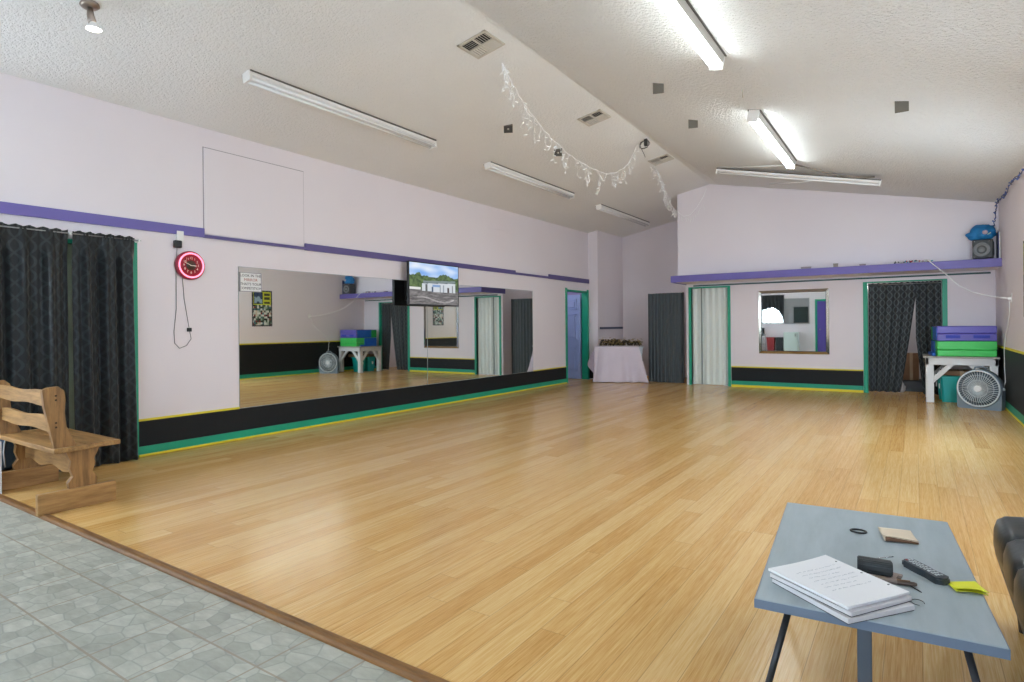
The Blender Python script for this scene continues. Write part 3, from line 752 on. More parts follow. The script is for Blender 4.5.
# ------------------------------------------------------------------ wooden bench
BX0, BX1 = -5.98, -4.85
OAK_X = wood_material('oak_along_x', (112, 80, 42), (180, 138, 84), 'x'); OAK_Y = wood_material('oak_along_y', (124, 88, 46), (182, 140, 86), 'y'); OAK_Z = wood_material('oak_along_z', (98, 68, 36), (170, 126, 74), 'z')
bench = thing('bench', 'rustic wooden bench with slatted back at the edge of the dance floor', 'bench', (-5.5, 1.8, 0))
for y0, y1 in ((1.635, 1.838), (1.843, 2.055)):
    bm = B(); box(bm, BX0, BX1 + 0.02 - (0.03 if y0 > 1.8 else 0), y0, y1, 0.402, 0.436, 0.005); obj('seat_plank', bm, OAK_X, bench)
def smooth_poly(pts, n=6):
    out = []; m = len(pts)
    for i in range(m):
        p0, p1, p2, p3 = (Vector(pts[(i + k) % m]) for k in (-1, 0, 1, 2))
        for k in range(n):
            t = k / n
            out.append(tuple(0.5 * ((2 * p1) + (p2 - p0) * t + (2 * p0 - 5 * p1 + 4 * p2 - p3) * t * t + (3 * p1 - p0 - 3 * p2 + p3) * t ** 3)))
    return out
up = [(1.645, 0.437), (1.775, 0.437), (1.748, 0.50), (1.715, 0.58), (1.705, 0.68), (1.712, 0.76), (1.704, 0.825), (1.668, 0.858), (1.612, 0.852), (1.578, 0.838), (1.590, 0.72), (1.618, 0.58)]
legp = [(1.735, 0.14), (1.90, 0.14), (1.905, 0.19), (1.875, 0.24), (1.895, 0.29), (1.888, 0.33), (1.92, 0.402), (1.715, 0.402), (1.745, 0.33), (1.738, 0.28), (1.758, 0.22), (1.728, 0.18)]
for x in (BX1 - 0.045, BX0 + 0.06):
    bm = B(); prism(bm, up, x, x + 0.04, 'x'); o = obj('back_upright', bm, OAK_Z, bench)
    for z in (0.795, 0.765, 0.61, 0.58):
        g = B(); g2 = Matrix.Translation((x + 0.04, 1.655, z)) @ Matrix.Rotation(PI / 2, 4, 'Y'); lathe(g, [(0.007, 0), (0.006, 0.003), (0, 0.004)], g2, 10)
        obj('screw_plug', g, mat('dark_plug', (70, 46, 22), 0.6), o)
    bm = B(); prism(bm, legp, x - 0.02, x + 0.025, 'x'); obj('leg_panel', bm, OAK_Z, bench)
    bm = B(); box(bm, x - 0.005, x + 0.045, 1.548, 2.02, 0.0, 0.142, 0.006); obj('foot_board', bm, OAK_Y, bench)
for z0, z1, yy in ((0.725, 0.82, 1.625), (0.545, 0.642, 1.652)):
    n = 24; top = []; bot = []
    for i in range(n + 1):
        x = BX0 + 0.06 + (BX1 - 0.045 - BX0 - 0.06) * i / n
        top.append((x, z1 + 0.007 * math.sin(i * 0.42) )); bot.append((x, z0 + 0.006 * math.sin(i * 0.45 + 1)))
    bm = B(); prism(bm, top + bot[::-1], yy, yy + 0.024, 'y'); obj('back_slat', bm, OAK_X, bench)
n = 24; top = [(BX0 + 0.08, 0.37), (BX1 - 0.05, 0.37)]; bot = [(BX0 + 0.08 + (BX1 - BX0 - 0.13) * i / n, 0.225 + 0.016 * math.sin(i * 0.62)) for i in range(n + 1)]
bm = B(); prism(bm, top + bot[::-1], 1.80, 1.832, 'y'); obj('stretcher', bm, OAK_X, bench)
# things tucked beside the bench
t = thing('storage_box', 'low dark wooden box on the floor against the wall past the bench end', 'box', (-6.12, 1.76, 0))
DW = wood_material('dark_stained_wood', (58, 36, 20), (92, 60, 34), 'x'); bx0, bx1 = -6.125, -5.99
for q in ((bx0, bx1, 1.60, 1.63), (bx0, bx1, 1.89, 1.92), (bx0, bx0 + 0.03, 1.63, 1.89), (bx1 - 0.03, bx1, 1.63, 1.89)):
    bm = B(); box(bm, *q, 0.0, 0.115, 0.003); obj('side_board', bm, DW, t)
bm = B(); box(bm, bx0 - 0.005, bx1 + 0.005, 1.592, 1.928, 0.115, 0.13, 0.004); obj('box_lid', bm, DW, t)
t = thing('duffel_bag', 'slate blue cloth bag with pale piping on the low dark box past the bench end', 'bag', (-6.12, 1.7, 0.132))
bm = B(); box(bm, bx0 + 0.01, bx1 - 0.005, 1.61, 1.78, 0.132, 0.40, 0.045, 4)
bmesh.ops.subdivide_edges(bm, edges=bm.edges[:], cuts=2, use_grid_fill=True)
for v in bm.verts: v.co += Vector((1, 1, 0.0)) * 0.012 * noise.noise(v.co * 14)
for f in bm.faces: f.smooth = True
obj('cloth_body', bm, mat('slate_blue_canvas', (66, 92, 116), 0.8, var=0.2, vscale=20, bump=0.3), t)
bm = B(); tube(bm, [(bx1 - 0.002, 1.70, 0.16), (bx1 + 0.002, 1.695, 0.22), (bx1 + 0.004, 1.69, 0.28), (bx1 + 0.002, 1.695, 0.34), (bx1 - 0.002, 1.705, 0.39)], 0.006, 6); obj('piping', bm, mat('pale_piping', (206, 208, 206), 0.7), t)
t = thing('paper_bag', 'stiff white bag standing by the bench at the picture edge', 'bag', (-5.82, 1.60, 0.0))
bm = B(); box(bm, -5.86, -5.78, 1.555, 1.615, 0.0, 0.0, 0.0) if False else prism(bm, [(-5.87, 1.56), (-5.765, 1.56), (-5.765, 1.615), (-5.87, 1.615)], 0.0, 0.40, 'z')
obj('bag_body', bm, mat('white_card', (224, 226, 230), 0.6, var=0.03), t)
bm = B(); tube(bm, [(-5.84, 1.59, 0.40), (-5.835, 1.59, 0.45), (-5.80, 1.59, 0.45), (-5.795, 1.59, 0.40)], 0.004, 6); obj('bag_handle', bm, mat('white_card', (0, 0, 0)), t)

# ------------------------------------------------------------------ fluorescent fixtures
FIX = mat('fixture_enamel', (232, 230, 226), 0.35, var=0.02)
GREYCH = mat('grey_channel', (172, 168, 160), 0.5, var=0.04)
FEDGE = mat('fixture_shadow_gap', (92, 88, 82), 0.6)  # dark plate colour showing round each housing
LIT = mat('lit_tube', (250, 252, 252), 0.3, var=0, emit=(240, 251, 255), estr=TUBE_W)
UNLIT = mat('unlit_tube', (236, 236, 234), 0.25, var=0.01)
def fixture(x, y0, y1, side, lit, label, group, M=None, length=None, w=0.115, tubes=2):
    hh = 0.075 if lit else 0.038      # height of the metal channel
    L = length or (y1 - y0)
    if M is None: M = on_ceiling(x, (y0 + y1) / 2, side)
    loc = M @ Vector((0, 0, 0))
    t = thing('fluorescent_light', label, 'ceiling light', loc, 0, group)
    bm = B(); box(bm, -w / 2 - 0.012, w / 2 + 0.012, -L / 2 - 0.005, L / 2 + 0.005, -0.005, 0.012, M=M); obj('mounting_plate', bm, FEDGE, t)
    bm = B(); prism(bm, [(-w / 2, 0.012), (w / 2, 0.012), (w * 0.46, hh), (w * 0.10, hh + 0.012), (-w * 0.10, hh + 0.012), (-w * 0.46, hh)], -L / 2, L / 2, 'y', M=M); obj('housing', bm, GREYCH if lit else FIX, t)
    for s in (-1, 1):
        bm = B(); box(bm, -w * 0.5, w * 0.5, s * L / 2 - 0.012, s * L / 2 + 0.012, 0.0, hh + 0.054, 0.004, M=M); obj('lamp_holder', bm, FIX, t)
    for k in range(tubes):
        xx = (k - (tubes - 1) / 2) * w * 0.58
        bm = B(); tube(bm, [M @ Vector((xx, -L / 2 + 0.015, hh + 0.030)), M @ Vector((xx, L / 2 - 0.015, hh + 0.030))], 0.0150, 10); obj('tube', bm, LIT if lit else UNLIT, t)
    return t
fixture(-5.10, 3.24, 5.80, 'l', False, 'unlit white strip light on the slope, the one above the neon clock', 'unlit ceiling strips')
fixture(-5.12, 7.02, 9.56, 'l', False, 'unlit white strip light, middle of the row of three over the mirror wall', 'unlit ceiling strips')
fixture(-5.15, 10.75, 13.3, 'l', False, 'unlit white strip light on the slope, the one over the alcove', 'unlit ceiling strips')
fixture(-1.42, 2.90, 5.42, 'r', True, 'glowing double tube strip light at the top edge of the picture', 'lit ceiling strips')
fixture(-1.46, 7.02, 9.46, 'r', True, 'glowing double tube strip light ending by the crosswise unlit strip', 'lit ceiling strips')
fixture(-1.44, -0.75, 1.81, 'r', True, 'glowing double tube strip light over the vinyl floor behind the camera', 'lit ceiling strips')  # unseen lit strip added to even out the room light
fixture(-5.10, -0.75, 1.0, 'l', True, 'glowing strip light over the vinyl floor on the mirror wall side', 'lit ceiling strips')  # second unseen lit strip, also added as fill
# crosswise unlit strip hanging from the right slope
yh = 10.25; xa, xb = -2.72, -0.40
pa = Vector((xa, yh, zc_right(xa) - 0.035)); pb = Vector((xb, yh, zc_right(xb) - 0.075))
ey = (pa - pb).normalized(); ex = Vector((0, 1, 0)); ezz = ex.cross(ey); ezz = ezz if ezz.z < 0 else -ezz
if ex.cross(ey).dot(ezz) < 0: ex = -ex
Mh = basis((pa + pb) / 2, ex, ey, ezz)
th = fixture(0, 0, 0, 'r', False, 'unlit strip light lying crosswise below the slope with dangling wires', 'unlit ceiling strips', M=Mh, length=(pa - pb).length, w=0.085, tubes=1)
def hang(parent, name, pts, r, m):
    b = B(); tube(b, pts, r, 6); return obj(name, b, m, parent)
hang(th, 'wire', [(-1.44, 9.66, zc_right(-1.44) - 0.03), (-1.1, 9.9, zc_right(-1.1) - 0.07), (-0.75, 10.1, zc_right(-0.75) - 0.09), (-0.55, 10.2, zc_right(-0.55) - 0.05), (-0.48, 10.25, zc_right(-0.48) - 0.03)], 0.012, mat('grey_flex', (128, 120, 110), 0.6))
hang(th, 'loose_tube', [(-2.70, 10.2, zc_right(-2.70) - 0.03), (-1.5, 9.75, zc_right(-1.5) - 0.02)], 0.009, UNLIT)
hang(th, 'loose_tube', [(-1.98, 10.6, zc_right(-1.98) - 0.17), (-1.5, 10.5, zc_right(-1.5) - 0.13), (-0.95, 10.4, zc_right(-0.95) - 0.03)], 0.009, UNLIT)
# spot lamp at the top edge
t = thing('spot_lamp', 'small ceiling spot lamp with a glowing bulb on a short arm', 'lamp', (-4.99, 1.93, zc_left(-4.99)))
M = on_ceiling(-4.99, 1.93, 'l'); STEEL = mat('brushed_taupe_metal', (150, 138, 128), 0.35, metal=0.8)
bm = B(); lathe(bm, [(0, -0.004), (0.060, -0.004), (0.063, 0.010), (0.05, 0.021), (0.018, 0.026), (0, 0.026)], M, 24); obj('mount', bm, STEEL, t)
pz = M @ Vector((0, 0, 0.03)); 
bm = B(); tube(bm, [pz, pz + Vector((0.008, 0.0, -0.05)), pz + Vector((0.020, 0.008, -0.112))], [0.018, 0.024, 0.028], 14); obj('arm', bm, STEEL, t)
bp = pz + Vector((0.030, 0.012, -0.114))
bm = B(); lathe(bm, [(0.024, 0.004), (0.025, 0), (0.048, -0.036), (0.051, -0.042), (0.0495, -0.0435)], Matrix.Translation(bp), 24); obj('bulb_neck', bm, WHITEP, t)
bm = B(); lathe(bm, [(0, -0.0495), (0.034, -0.048), (0.0495, -0.043), (0.0495, -0.039), (0, -0.039)], Matrix.Translation(bp), 24); obj('bulb', bm, mat('glowing_bulb', (255, 252, 246), 0.3, var=0, emit=(255, 250, 242), estr=6.0), t)

# ------------------------------------------------------------------ air vents, plates, wire coil
VENT = mat('vent_enamel', (200, 194, 182), 0.45, var=0.03); DUCT = mat('dark_duct', (36, 34, 32), 0.8)
def vent(x, y, label):
    M = on_ceiling(x, y, 'l'); t = thing('air_vent', label, 'vent', M @ Vector((0, 0, 0)), 0, 'square vents along the ridge')
    s = 0.165
    bm = B(); box(bm, -s + 0.01, s - 0.01, -s + 0.01, s - 0.01, -0.002, 0.002, M=M); obj('duct_opening', bm, DUCT, t)
    bm = B()
    for q in ((-s, s, -s, -s + 0.025), (-s, s, s - 0.025, s), (-s, -s + 0.025, -s, s), (s - 0.025, s, -s, s), (-0.008, 0.008, -s, s), (-s, s, -0.008, 0.008)): box(bm, q[0], q[1], q[2], q[3], 0.0, 0.012, M=M)
    obj('frame', bm, VENT, t)
    for qx in (0, 1):
        for qy in (0, 1):
            bm = B()
            for k in range(5):
                c0 = 0.022 + 0.026 * k
                R_ = Matrix.Translation((((-1) ** qx) * -0.075, ((-1) ** qy) * -0.075, 0.006))
                if (qx + qy) % 2: box(bm, -0.066, 0.066, -0.009, 0.009, -0.0012, 0.0012, M=M @ R_ @ Matrix.Translation((0, c0 - 0.075, 0)) @ Matrix.Rotation(0.7 * (1 if qy else -1), 4, 'X'))
                else: box(bm, -0.009, 0.009, -0.066, 0.066, -0.0012, 0.0012, M=M @ R_ @ Matrix.Translation((c0 - 0.075, 0, 0)) @ Matrix.Rotation(0.7 * (-1 if qx else 1), 4, 'Y'))
            obj('louvre_set', bm, VENT, t)
vent(-3.40, 4.58, 'square ceiling vent by the start of the icicle lights, at picture top')
vent(-3.42, 7.04, 'square ceiling vent just before the coil of black wire')
vent(-3.42, 9.49, 'square ceiling vent farthest along the ridge, beside the short icicle strand')
PLATE = mat('grey_brown_plate', (104, 98, 88), 0.7, var=0.08)
def plate(x, y, side, label, tilt, hole=False):
    z = zc_left(x) if side == 'l' else zc_right(x)
    t = thing('mounting_plate', label, 'plate', (x, y, z), tilt, 'dark plates on the ceiling')
    M = T(t)
    b = B(); box(b, -0.056, 0.056, -0.006, 0.006, -0.10, 0.03, 0.002, M=M); obj('plate_face', b, PLATE if side == 'r' else mat('charcoal_plate', (64, 60, 56), 0.7), t)
    b = B(); box(b, -0.055, 0.055, -0.008, 0.03, -0.018, 0.0, 0.002, M=M); obj('flange', b, PLATE, t)
    if hole:
        b = B(); lathe(b, [(0, -0.004), (0.014, -0.004), (0.014, 0), (0, 0)], M @ Matrix.Translation((0.0, -0.006, -0.055)) @ Matrix.Rotation(PI / 2, 4, 'X'), 12); obj('hole_rim', b, VENT, t)
plate(-2.22, 6.10, 'r', 'dark square plate on the right slope, level with the end of the nearer lit strip', 0.3)
plate(-2.27, 7.45, 'r', 'dark square plate on the right slope between the coil and the farther lit strip', 0.3)
plate(-0.09, 6.75, 'r', 'dark square plate alone on the wide right slope', 0.0)
plate(-4.23, 6.25, 'l', 'small dark plate with a pale hole beside the icicle lights', 0.5, True)
plate(-4.23, 7.52, 'l', 'small dark plate overlapped by the long icicle light strand', 0.5, True)
t = thing('wire_coil', 'coil of black cable hanging at the ceiling ridge', 'cable', (ridge_x(8.4), 8.4, 3.97))
rr = random.Random(4); bm = B(); pts = []
for i in range(46):
    a = 2 * PI * i / 18; r = 0.078 + 0.022 * math.sin(i * 0.37)
    pts.append((-3.30 + r * math.cos(a) + 0.02 * rr.random(), 8.40 + 0.03 * math.sin(i * 0.31) + 0.02 * rr.random(), 3.875 + r * 0.8 * math.sin(a)))
pts += [(-3.28, 8.4, 3.74), (-3.27, 8.41, 3.70)]
tube(bm, pts, 0.0035, 5); obj('cable', bm, BLACK, t)
bm = B(); box(bm, -3.28, -3.235, 8.38, 8.43, 3.865, 3.968, 0.006); obj('junction_box', bm, mat('dark_box', (48, 46, 44), 0.6), t)
b = B(); tube(b, [(-1.42, 6.3, zc_right(-1.42)), (-1.42, 6.3, zc_right(-1.42) - 0.09)], 0.006, 6); tag(obj('ceiling_hook', b, VENT), 'tiny pale hook in the ceiling between the two lit strips', 'hook')

# ------------------------------------------------------------------ icicle string lights
ICE = mat('white_icicle_wire', (250, 250, 250), 0.5, var=0.0); ICEB = mat('clear_bulb', (250, 250, 248), 0.15, var=0.0)
def icicle(label, path, ndrop, lmin, lmax, seed, base, fat=1.0):
    rnd = random.Random(seed); t = thing('icicle_lights', label, 'string lights', base, 0, 'icicle light strands')
    n = 60; P = []
    m = len(path) - 1
    for i in range(n + 1):
        s = i / n * m; k = min(int(s), m - 1); f = s - k
        p = [Vector(path[max(0, min(m, k + d))]) for d in (-1, 0, 1, 2)]
        P.append(0.5 * ((2 * p[1]) + (p[2] - p[0]) * f + (2 * p[0] - 5 * p[1] + 4 * p[2] - p[3]) * f * f + (3 * p[1] - p[0] - 3 * p[2] + p[3]) * f ** 3))
    bm = B(); tube(bm, [p + Vector((rnd.uniform(-.008, .008), rnd.uniform(-.008, .008), rnd.uniform(-.008, .008))) for p in P], 0.0038, 5); obj('main_wire', bm, ICE, t)
    for k in range(ndrop):
        f = (k + 0.5) / ndrop; i = f * n; q = P[int(i)].lerp(P[min(n, int(i) + 1)], i - int(i))
        L = rnd.uniform(lmin, lmax) * (0.55 + 0.45 * math.sin(PI * f)); bm = B(); pts = [q]; nseg = max(3, int(L / 0.045))
        for j in range(nseg): pts.append(pts[-1] + Vector((rnd.uniform(-.03, .03), rnd.uniform(-.03, .03), -L / nseg)))
        tube(bm, pts, 0.0022 * fat, 4)
        for p in pts[1:]:
            d = Vector((rnd.uniform(-1, 1), rnd.uniform(-1, 1), rnd.uniform(-1.0, 0.2))).normalized()
            tube(bm, [p, p + d * 0.024, p + d * 0.042], [0.0035 * fat, 0.0065 * fat, 0.0015], 5)
        obj('light_drop', bm, ICEB, t)
    return t
icicle('long white icicle light strand swagged from the first vent to the wire coil',
       [(-3.45, 5.0, 3.90), (-3.45, 5.08, 3.84), (-3.45, 5.36, 3.64), (-3.45, 5.95, 3.40), (-3.45, 6.56, 3.29), (-3.45, 7.41, 3.29), (-3.45, 8.09, 3.52), (-3.42, 8.50, 3.94)], 38, 0.12, 0.32, 21, (-3.45, 6.7, 3.0))
icicle('short white icicle light strand falling to the corner of the far upper wall',
       [(-3.60, 9.62, zc_left(-3.60)), (-3.68, 10.2, 3.82), (-3.78, 10.8, 3.62), (-3.86, 11.3, 3.52), (-3.93, 11.75, 3.50)], 26, 0.10, 0.24, 22, (-3.75, 10.7, 3.3), 1.7)
# thin strand across the upper wall
t = thing('string_lights', 'thin nearly bare light strand pinned on the far upper wall near its corner', 'string lights', (-3.7, YU, 3.4))
bm = B(); tube(bm, [(-3.93, YU - 0.01, 3.50), (-3.82, YU - 0.012, 3.40), (-3.68, YU - 0.012, 3.42), (-3.55, YU - 0.012, 3.55), (-3.42, YU - 0.012, 3.75), (-3.36, YU - 0.01, 3.90)], 0.004, 5); obj('wire', bm, ICE, t)
rnd = random.Random(5); bm = B()
for k in range(16):
    p = Vector((-3.9 + 0.5 * k / 16, YU - 0.012, 3.46 - 0.1 * math.sin(k / 16 * PI) + (0.4 * max(0, k / 16 - 0.5)))); tube(bm, [p, p + Vector((rnd.uniform(-.03, .03), -0.004, -rnd.uniform(.05, .14)))], 0.003, 4)
obj('light_drops', bm, ICEB, t)
# blue corner string
t = thing('string_lights', 'dark blue string lights along the top of the right wall and down the corner', 'string lights', (1.05, 11, 3.0))
rnd = random.Random(8); pts = [(1.045, 9.0, 3.0), (1.05, 9.3, 2.98), (1.05, 9.7, 3.03), (1.05, 10.2, 3.05), (1.05, 10.6, 2.98), (1.05, 11.0, 3.04), (1.05, 11.5, 3.05), (1.05, 11.80, 3.06), (1.045, 11.82, 2.95), (1.03, 11.82, 2.8), (1.01, 11.82, 2.68)]
fine = []
for a, b_ in zip(pts, pts[1:]):
    for k in range(8): fine.append(Vector(a).lerp(Vector(b_), k / 8) + Vector((rnd.uniform(-.012, .012), rnd.uniform(-.012, .012), rnd.uniform(-.025, .025))))
bm = B(); tube(bm, fine, 0.006, 5); obj('wire', bm, mat('navy_wire', (50, 64, 104), 0.6), t)
bm = B()
for p in fine[::2]: sphere(bm, p + Vector((rnd.uniform(-.02, 0), 0, rnd.uniform(-.03, .02))), 0.011, 6, 4)
obj('bulbs', bm, mat('blue_bulb', (96, 116, 176), 0.25, var=0.1), t)
# ------------------------------------------------------------------ alcove: grey folding partition, cloth covered table
t = thing('folding_partition', 'dark grey pleated folding partition standing in the alcove opening', 'partition', (-4.5, 12.62, 0))
CHAR = mat('charcoal_vinyl', (66, 74, 76), 0.5, var=0.1, vscale=9)
def arc(u):
    x = -4.865 + 0.775 * u; y = 12.74 - 0.20 * math.sin(PI * (0.15 + 0.62 * u)) + 0.02
    return (x, y, 0, -1)
bm = B(); pleats(bm, arc, 9, 0.022, 0.004, 1.925, 0.008); obj('pleated_panel', bm, CHAR, t)
for u in (0.0, 1.0):
    x, y, _, _ = arc(u); b = B(); box(b, x - 0.014, x + 0.014, y - 0.03, y + 0.014, 0.0, 1.93, 0.003); obj('end_post', b, mat('dark_post', (44, 48, 50), 0.45), t)

RZ = math.radians(22)
tab = thing('side_table', 'pale table in the alcove under a white draped cloth', 'table', (-5.83, 11.92, 0), RZ)
MT = T(tab); TW, TD, THT = 1.04, 0.44, 0.775
PALE = mat('pale_blue_laminate', (178, 190, 200), 0.5, var=0.05)
bm = B(); box(bm, 0, TW, 0, TD, THT - 0.03, THT, 0.006, M=MT); obj('table_top', bm, PALE, tab)
bm = B(); box(bm, 0.03, TW - 0.02, 0.03, TD - 0.03, THT - 0.17, THT - 0.03, 0.004, M=MT); obj('apron', bm, PALE, tab)
for x in (0.05, TW - 0.05):
    for y in (0.05, TD - 0.05):
        bm = B(); tube(bm, [MT @ Vector((x, y, 0)), MT @ Vector((x, y, THT - 0.1))], [0.016, 0.02], 10); obj('leg', bm, PALE, tab)
CLOTH = mat('pinkish_white_cloth', (214, 204, 216), 0.85, var=0.06, vscale=3, bump=0.1, bscale=220, sheen=0.2)
def cloth_fn(u, v):
    # path round the table edge: back-left -> front-left -> front-right
    per = TD + TW; s = u * per
    if s < TD: p = Vector((0, TD - s, 0)); n = Vector((-1, 0, 0))
    else: p = Vector((s - TD, 0, 0)); n = Vector((0, -1, 0))
    k = (s - TD) / 0.10
    if -1 < k < 1: n = Vector((-1, 0, 0)).lerp(Vector((0, -1, 0)), (k + 1) / 2).normalized()
    if v < 0.3:      # lies on the top
        w = v / 0.3
        c = Vector((TW * 0.5, TD * 0.55, 0)); q = (c.lerp(p, w)); q.z = THT + 0.006 + 0.006 * noise.noise(Vector((q.x * 9, q.y * 9, 0)))
        return MT @ (q + n * 0.006 * w)
    w = (v - 0.3) / 0.7
    drop = THT * (1.0 if u > 0.12 else 0.55 + 0.45 * u / 0.12) - 0.004
    fold = math.sin(u * 31 + 1.6 * w) * 0.6 + math.sin(u * 47 + 1.3) * 0.35 + 0.9 * math.sin(u * 11 + 2)
    out = 0.012 + w * 0.06 + 0.085 * (w ** 0.8) * fold * (0.6 + 0.4 * math.sin(u * 5 + 2.5 * w))
    q = p + n * out; q.z = THT + 0.006 - drop * w
    if s > TD: q.x += (s - TD) / TW * 0.10 * w - 0.03 * w * (1 - (s - TD) / TW) - 0.10 * max(0, (s - TD) / TW - 0.85) / 0.15 * (1 - w)
    return MT @ q
bm = B(); grid(bm, cloth_fn, 96, 40)
tag(obj('tablecloth', bm, CLOTH, solid=0.003, recalc=False), 'creased pinkish white cloth hanging to the floor over the alcove table', 'tablecloth')
t = thing('garland', 'heap of dried brown and olive garlands on the cloth covered table', 'garland', MT @ Vector((0.5, 0.25, THT + 0.01)), RZ)
rnd = random.Random(31)
for name, cnt, m, zz in (('twigs', 36, mat('dark_twig', (52, 40, 32), 0.8, var=0.2), 0.05), ('olive_leaves', 0, mat('olive_leaf', (120, 108, 62), 0.7, var=0.25), 0), ('straw_leaves', 0, mat('straw_leaf', (176, 150, 98), 0.7, var=0.2), 0)):
    bm = B()
    if cnt:
        for k in range(cnt):
            cx_, cyy = rnd.uniform(0.14, TW - 0.04), rnd.uniform(0.10, TD - 0.1); a = rnd.uniform(0, PI); L = rnd.uniform(0.06, 0.15); pts = []
            for i in range(9):
                f = i / 8 * 2 - 1
                px_ = min(TW - 0.02, max(0.06, cx_ + f * L * math.cos(a))); py_ = min(TD - 0.03, max(0.03, cyy + f * L * math.sin(a)))
                pts.append(MT @ Vector((px_, py_, THT + 0.022 + 0.16 * (1 - f * f) * rnd.uniform(0.6, 1) * (1 - 0.5 * px_ / TW) + rnd.uniform(0, 0.008))))
            tube(bm, pts, 0.011, 6)
    else:
        for k in range(130):
            p = MT @ Vector((rnd.uniform(0.10, TW - 0.03), rnd.uniform(0.05, TD - 0.05), 0)); p.z = THT + 0.03 + rnd.random() * (0.17 - 0.10 * ((k % 13) / 13))
            R_ = Matrix.Translation(p) @ Matrix.Rotation(rnd.uniform(0, 6), 4, 'Z') @ Matrix.Rotation(rnd.uniform(-.7, .7), 4, 'X')
            box(bm, -0.028, 0.030, -0.010, 0.010, -0.002, 0.002, M=R_)
    obj(name, bm, m, t)
t = thing('tote_bag', 'black bag with a pale squiggle under the open side of the alcove table', 'bag', MT @ Vector((TW - 0.12, 0.2, 0)), RZ)
M = T(t)
bm = B(); box(bm, -0.11, 0.11, -0.12, 0.12, 0.0, 0.50, 0.05, 4, M=M)
for v in bm.verts: v.co += Vector((0.01, 0.01, 0)) * noise.noise(v.co * 9)
obj('bag_body', bm, mat('black_nylon', (24, 25, 28), 0.6, var=0.15), t)
for z in (0.18, 0.34):
    bm = B(); tube(bm, [M @ Vector((0.113, -0.08 + 0.16 * i / 12, z + 0.045 * math.sin(i * 0.55))) for i in range(13)], 0.009, 6); obj('pale_squiggle', bm, WHITEP, t)
bm = B(); tube(bm, [M @ Vector((0.0, -0.07, 0.49)), M @ Vector((0.0, -0.06, 0.56)), M @ Vector((0, 0, 0.585)), M @ Vector((0.0, 0.06, 0.56)), M @ Vector((0.0, 0.07, 0.49))], 0.009, 6); obj('carry_handle', bm, BLACK, t)

# ------------------------------------------------------------------ white workbench in the far corner
wt = thing('work_table', 'white painted wooden table with diagonal braces under the gym mats', 'table', (0.57, 11.78, 0))
WX0, WX1, WY0, WY1, WZ = 0.13, 1.02, 11.38, 12.18, 0.715
WPAINT = mat('worn_white_paint', (222, 222, 220), 0.5, var=0.06, vscale=8)
bm = B()
for k in range(6):
    a = WX0 - 0.03 + (WX1 - WX0 + 0.05) * k / 6; b_ = WX0 - 0.03 + (WX1 - WX0 + 0.05) * (k + 1) / 6; box(bm, a, b_ - 0.004, WY0 - 0.03, WY1 + 0.02, WZ - 0.025, WZ, 0.004)
obj('table_top', bm, mat('grey_white_planks', (176, 174, 166), 0.6, var=0.1), wt)
bm = B()
for q in ((WX0, WX1, WY0, WY0 + 0.04), (WX0, WX1, WY1 - 0.04, WY1), (WX0, WX0 + 0.04, WY0, WY1), (WX1 - 0.04, WX1, WY0, WY1)): box(bm, *q, WZ - 0.13, WZ - 0.025, 0.003)
obj('apron', bm, WPAINT, wt)
for x in (WX0, WX1 - 0.11):
    for y in (WY0, WY1 - 0.11): 
        bm = B(); box(bm, x + 0.005, x + 0.105, y + 0.005, y + 0.105, 0.0, WZ - 0.03, 0.006); obj('leg', bm, WPAINT, wt)
def brace(p, q, w=0.07, th=0.036, nrm=(0, 1, 0)):
    p, q, n = Vector(p), Vector(q), Vector(nrm); d = (q - p).normalized(); s = d.cross(n)
    M = basis((p + q) / 2, d, s, n); L = (q - p).length; b = B(); box(b, -L / 2, L / 2, -w / 2, w / 2, -th / 2, th / 2, 0.003, M=M); obj('diagonal_brace', b, WPAINT, wt)
for y in (WY0 + 0.03, WY1 - 0.03):
    brace((WX0 + 0.08, y, 0.33), (WX0 + 0.36, y, WZ - 0.08)); brace((WX1 - 0.08, y, 0.33), (WX1 - 0.36, y, WZ - 0.08))
for x in (WX0 + 0.03, WX1 - 0.03):
    brace((x, WY0 + 0.08, 0.33), (x, WY0 + 0.34, WZ - 0.08), nrm=(1, 0, 0)); brace((x, WY1 - 0.08, 0.33), (x, WY1 - 0.34, WZ - 0.08), nrm=(1, 0, 0))
# folded mats
VP = mat('violet_mat_vinyl', (96, 88, 178), 0.4, var=0.04); VB = mat('blue_mat_vinyl', (22, 98, 196), 0.4, var=0.04); VG = mat('green_mat_vinyl', (66, 200, 92), 0.4, var=0.04); VD = mat('navy_strip', (36, 54, 168), 0.6, var=0.05); VG2 = mat('deep_green_mat_vinyl', (24, 156, 66), 0.4)
MX0, MX1, MY0, MY1 = 0.25, 0.985, 11.40, 12.12
def mat_stack(label, layers, z0, cap):
    t = thing('gym_mat', label, 'gym mat', ((MX0 + MX1) / 2, (MY0 + MY1) / 2, z0), math.radians(4.5), 'folded gym mats')
    z = z0; global MR; MR = T(t) @ Matrix.Translation((-t.location.x, -t.location.y, -t.location.z))
    for h, m, dx in layers:
        bm = B(); box(bm, MX0 + dx, MX1 - dx * 0.5, MY0 + dx, MY1, z + 0.001, z + h, 0.016, 3, M=MR); obj('mat_panel', bm, m, t); z += h
    return t, z
t1, z = mat_stack('bright green folded gym mat, lower one on the white table', ((0.10, VG, 0.004), (0.135, VG, 0.0)), WZ + 0.001, VG)
bm = B(); box(bm, MX0 - 0.006, MX0 + 0.02, MY0 + 0.28, MY1 - 0.01, WZ + 0.012, z - 0.006, 0.004, M=MR); obj('blue_end', bm, VB, t1)
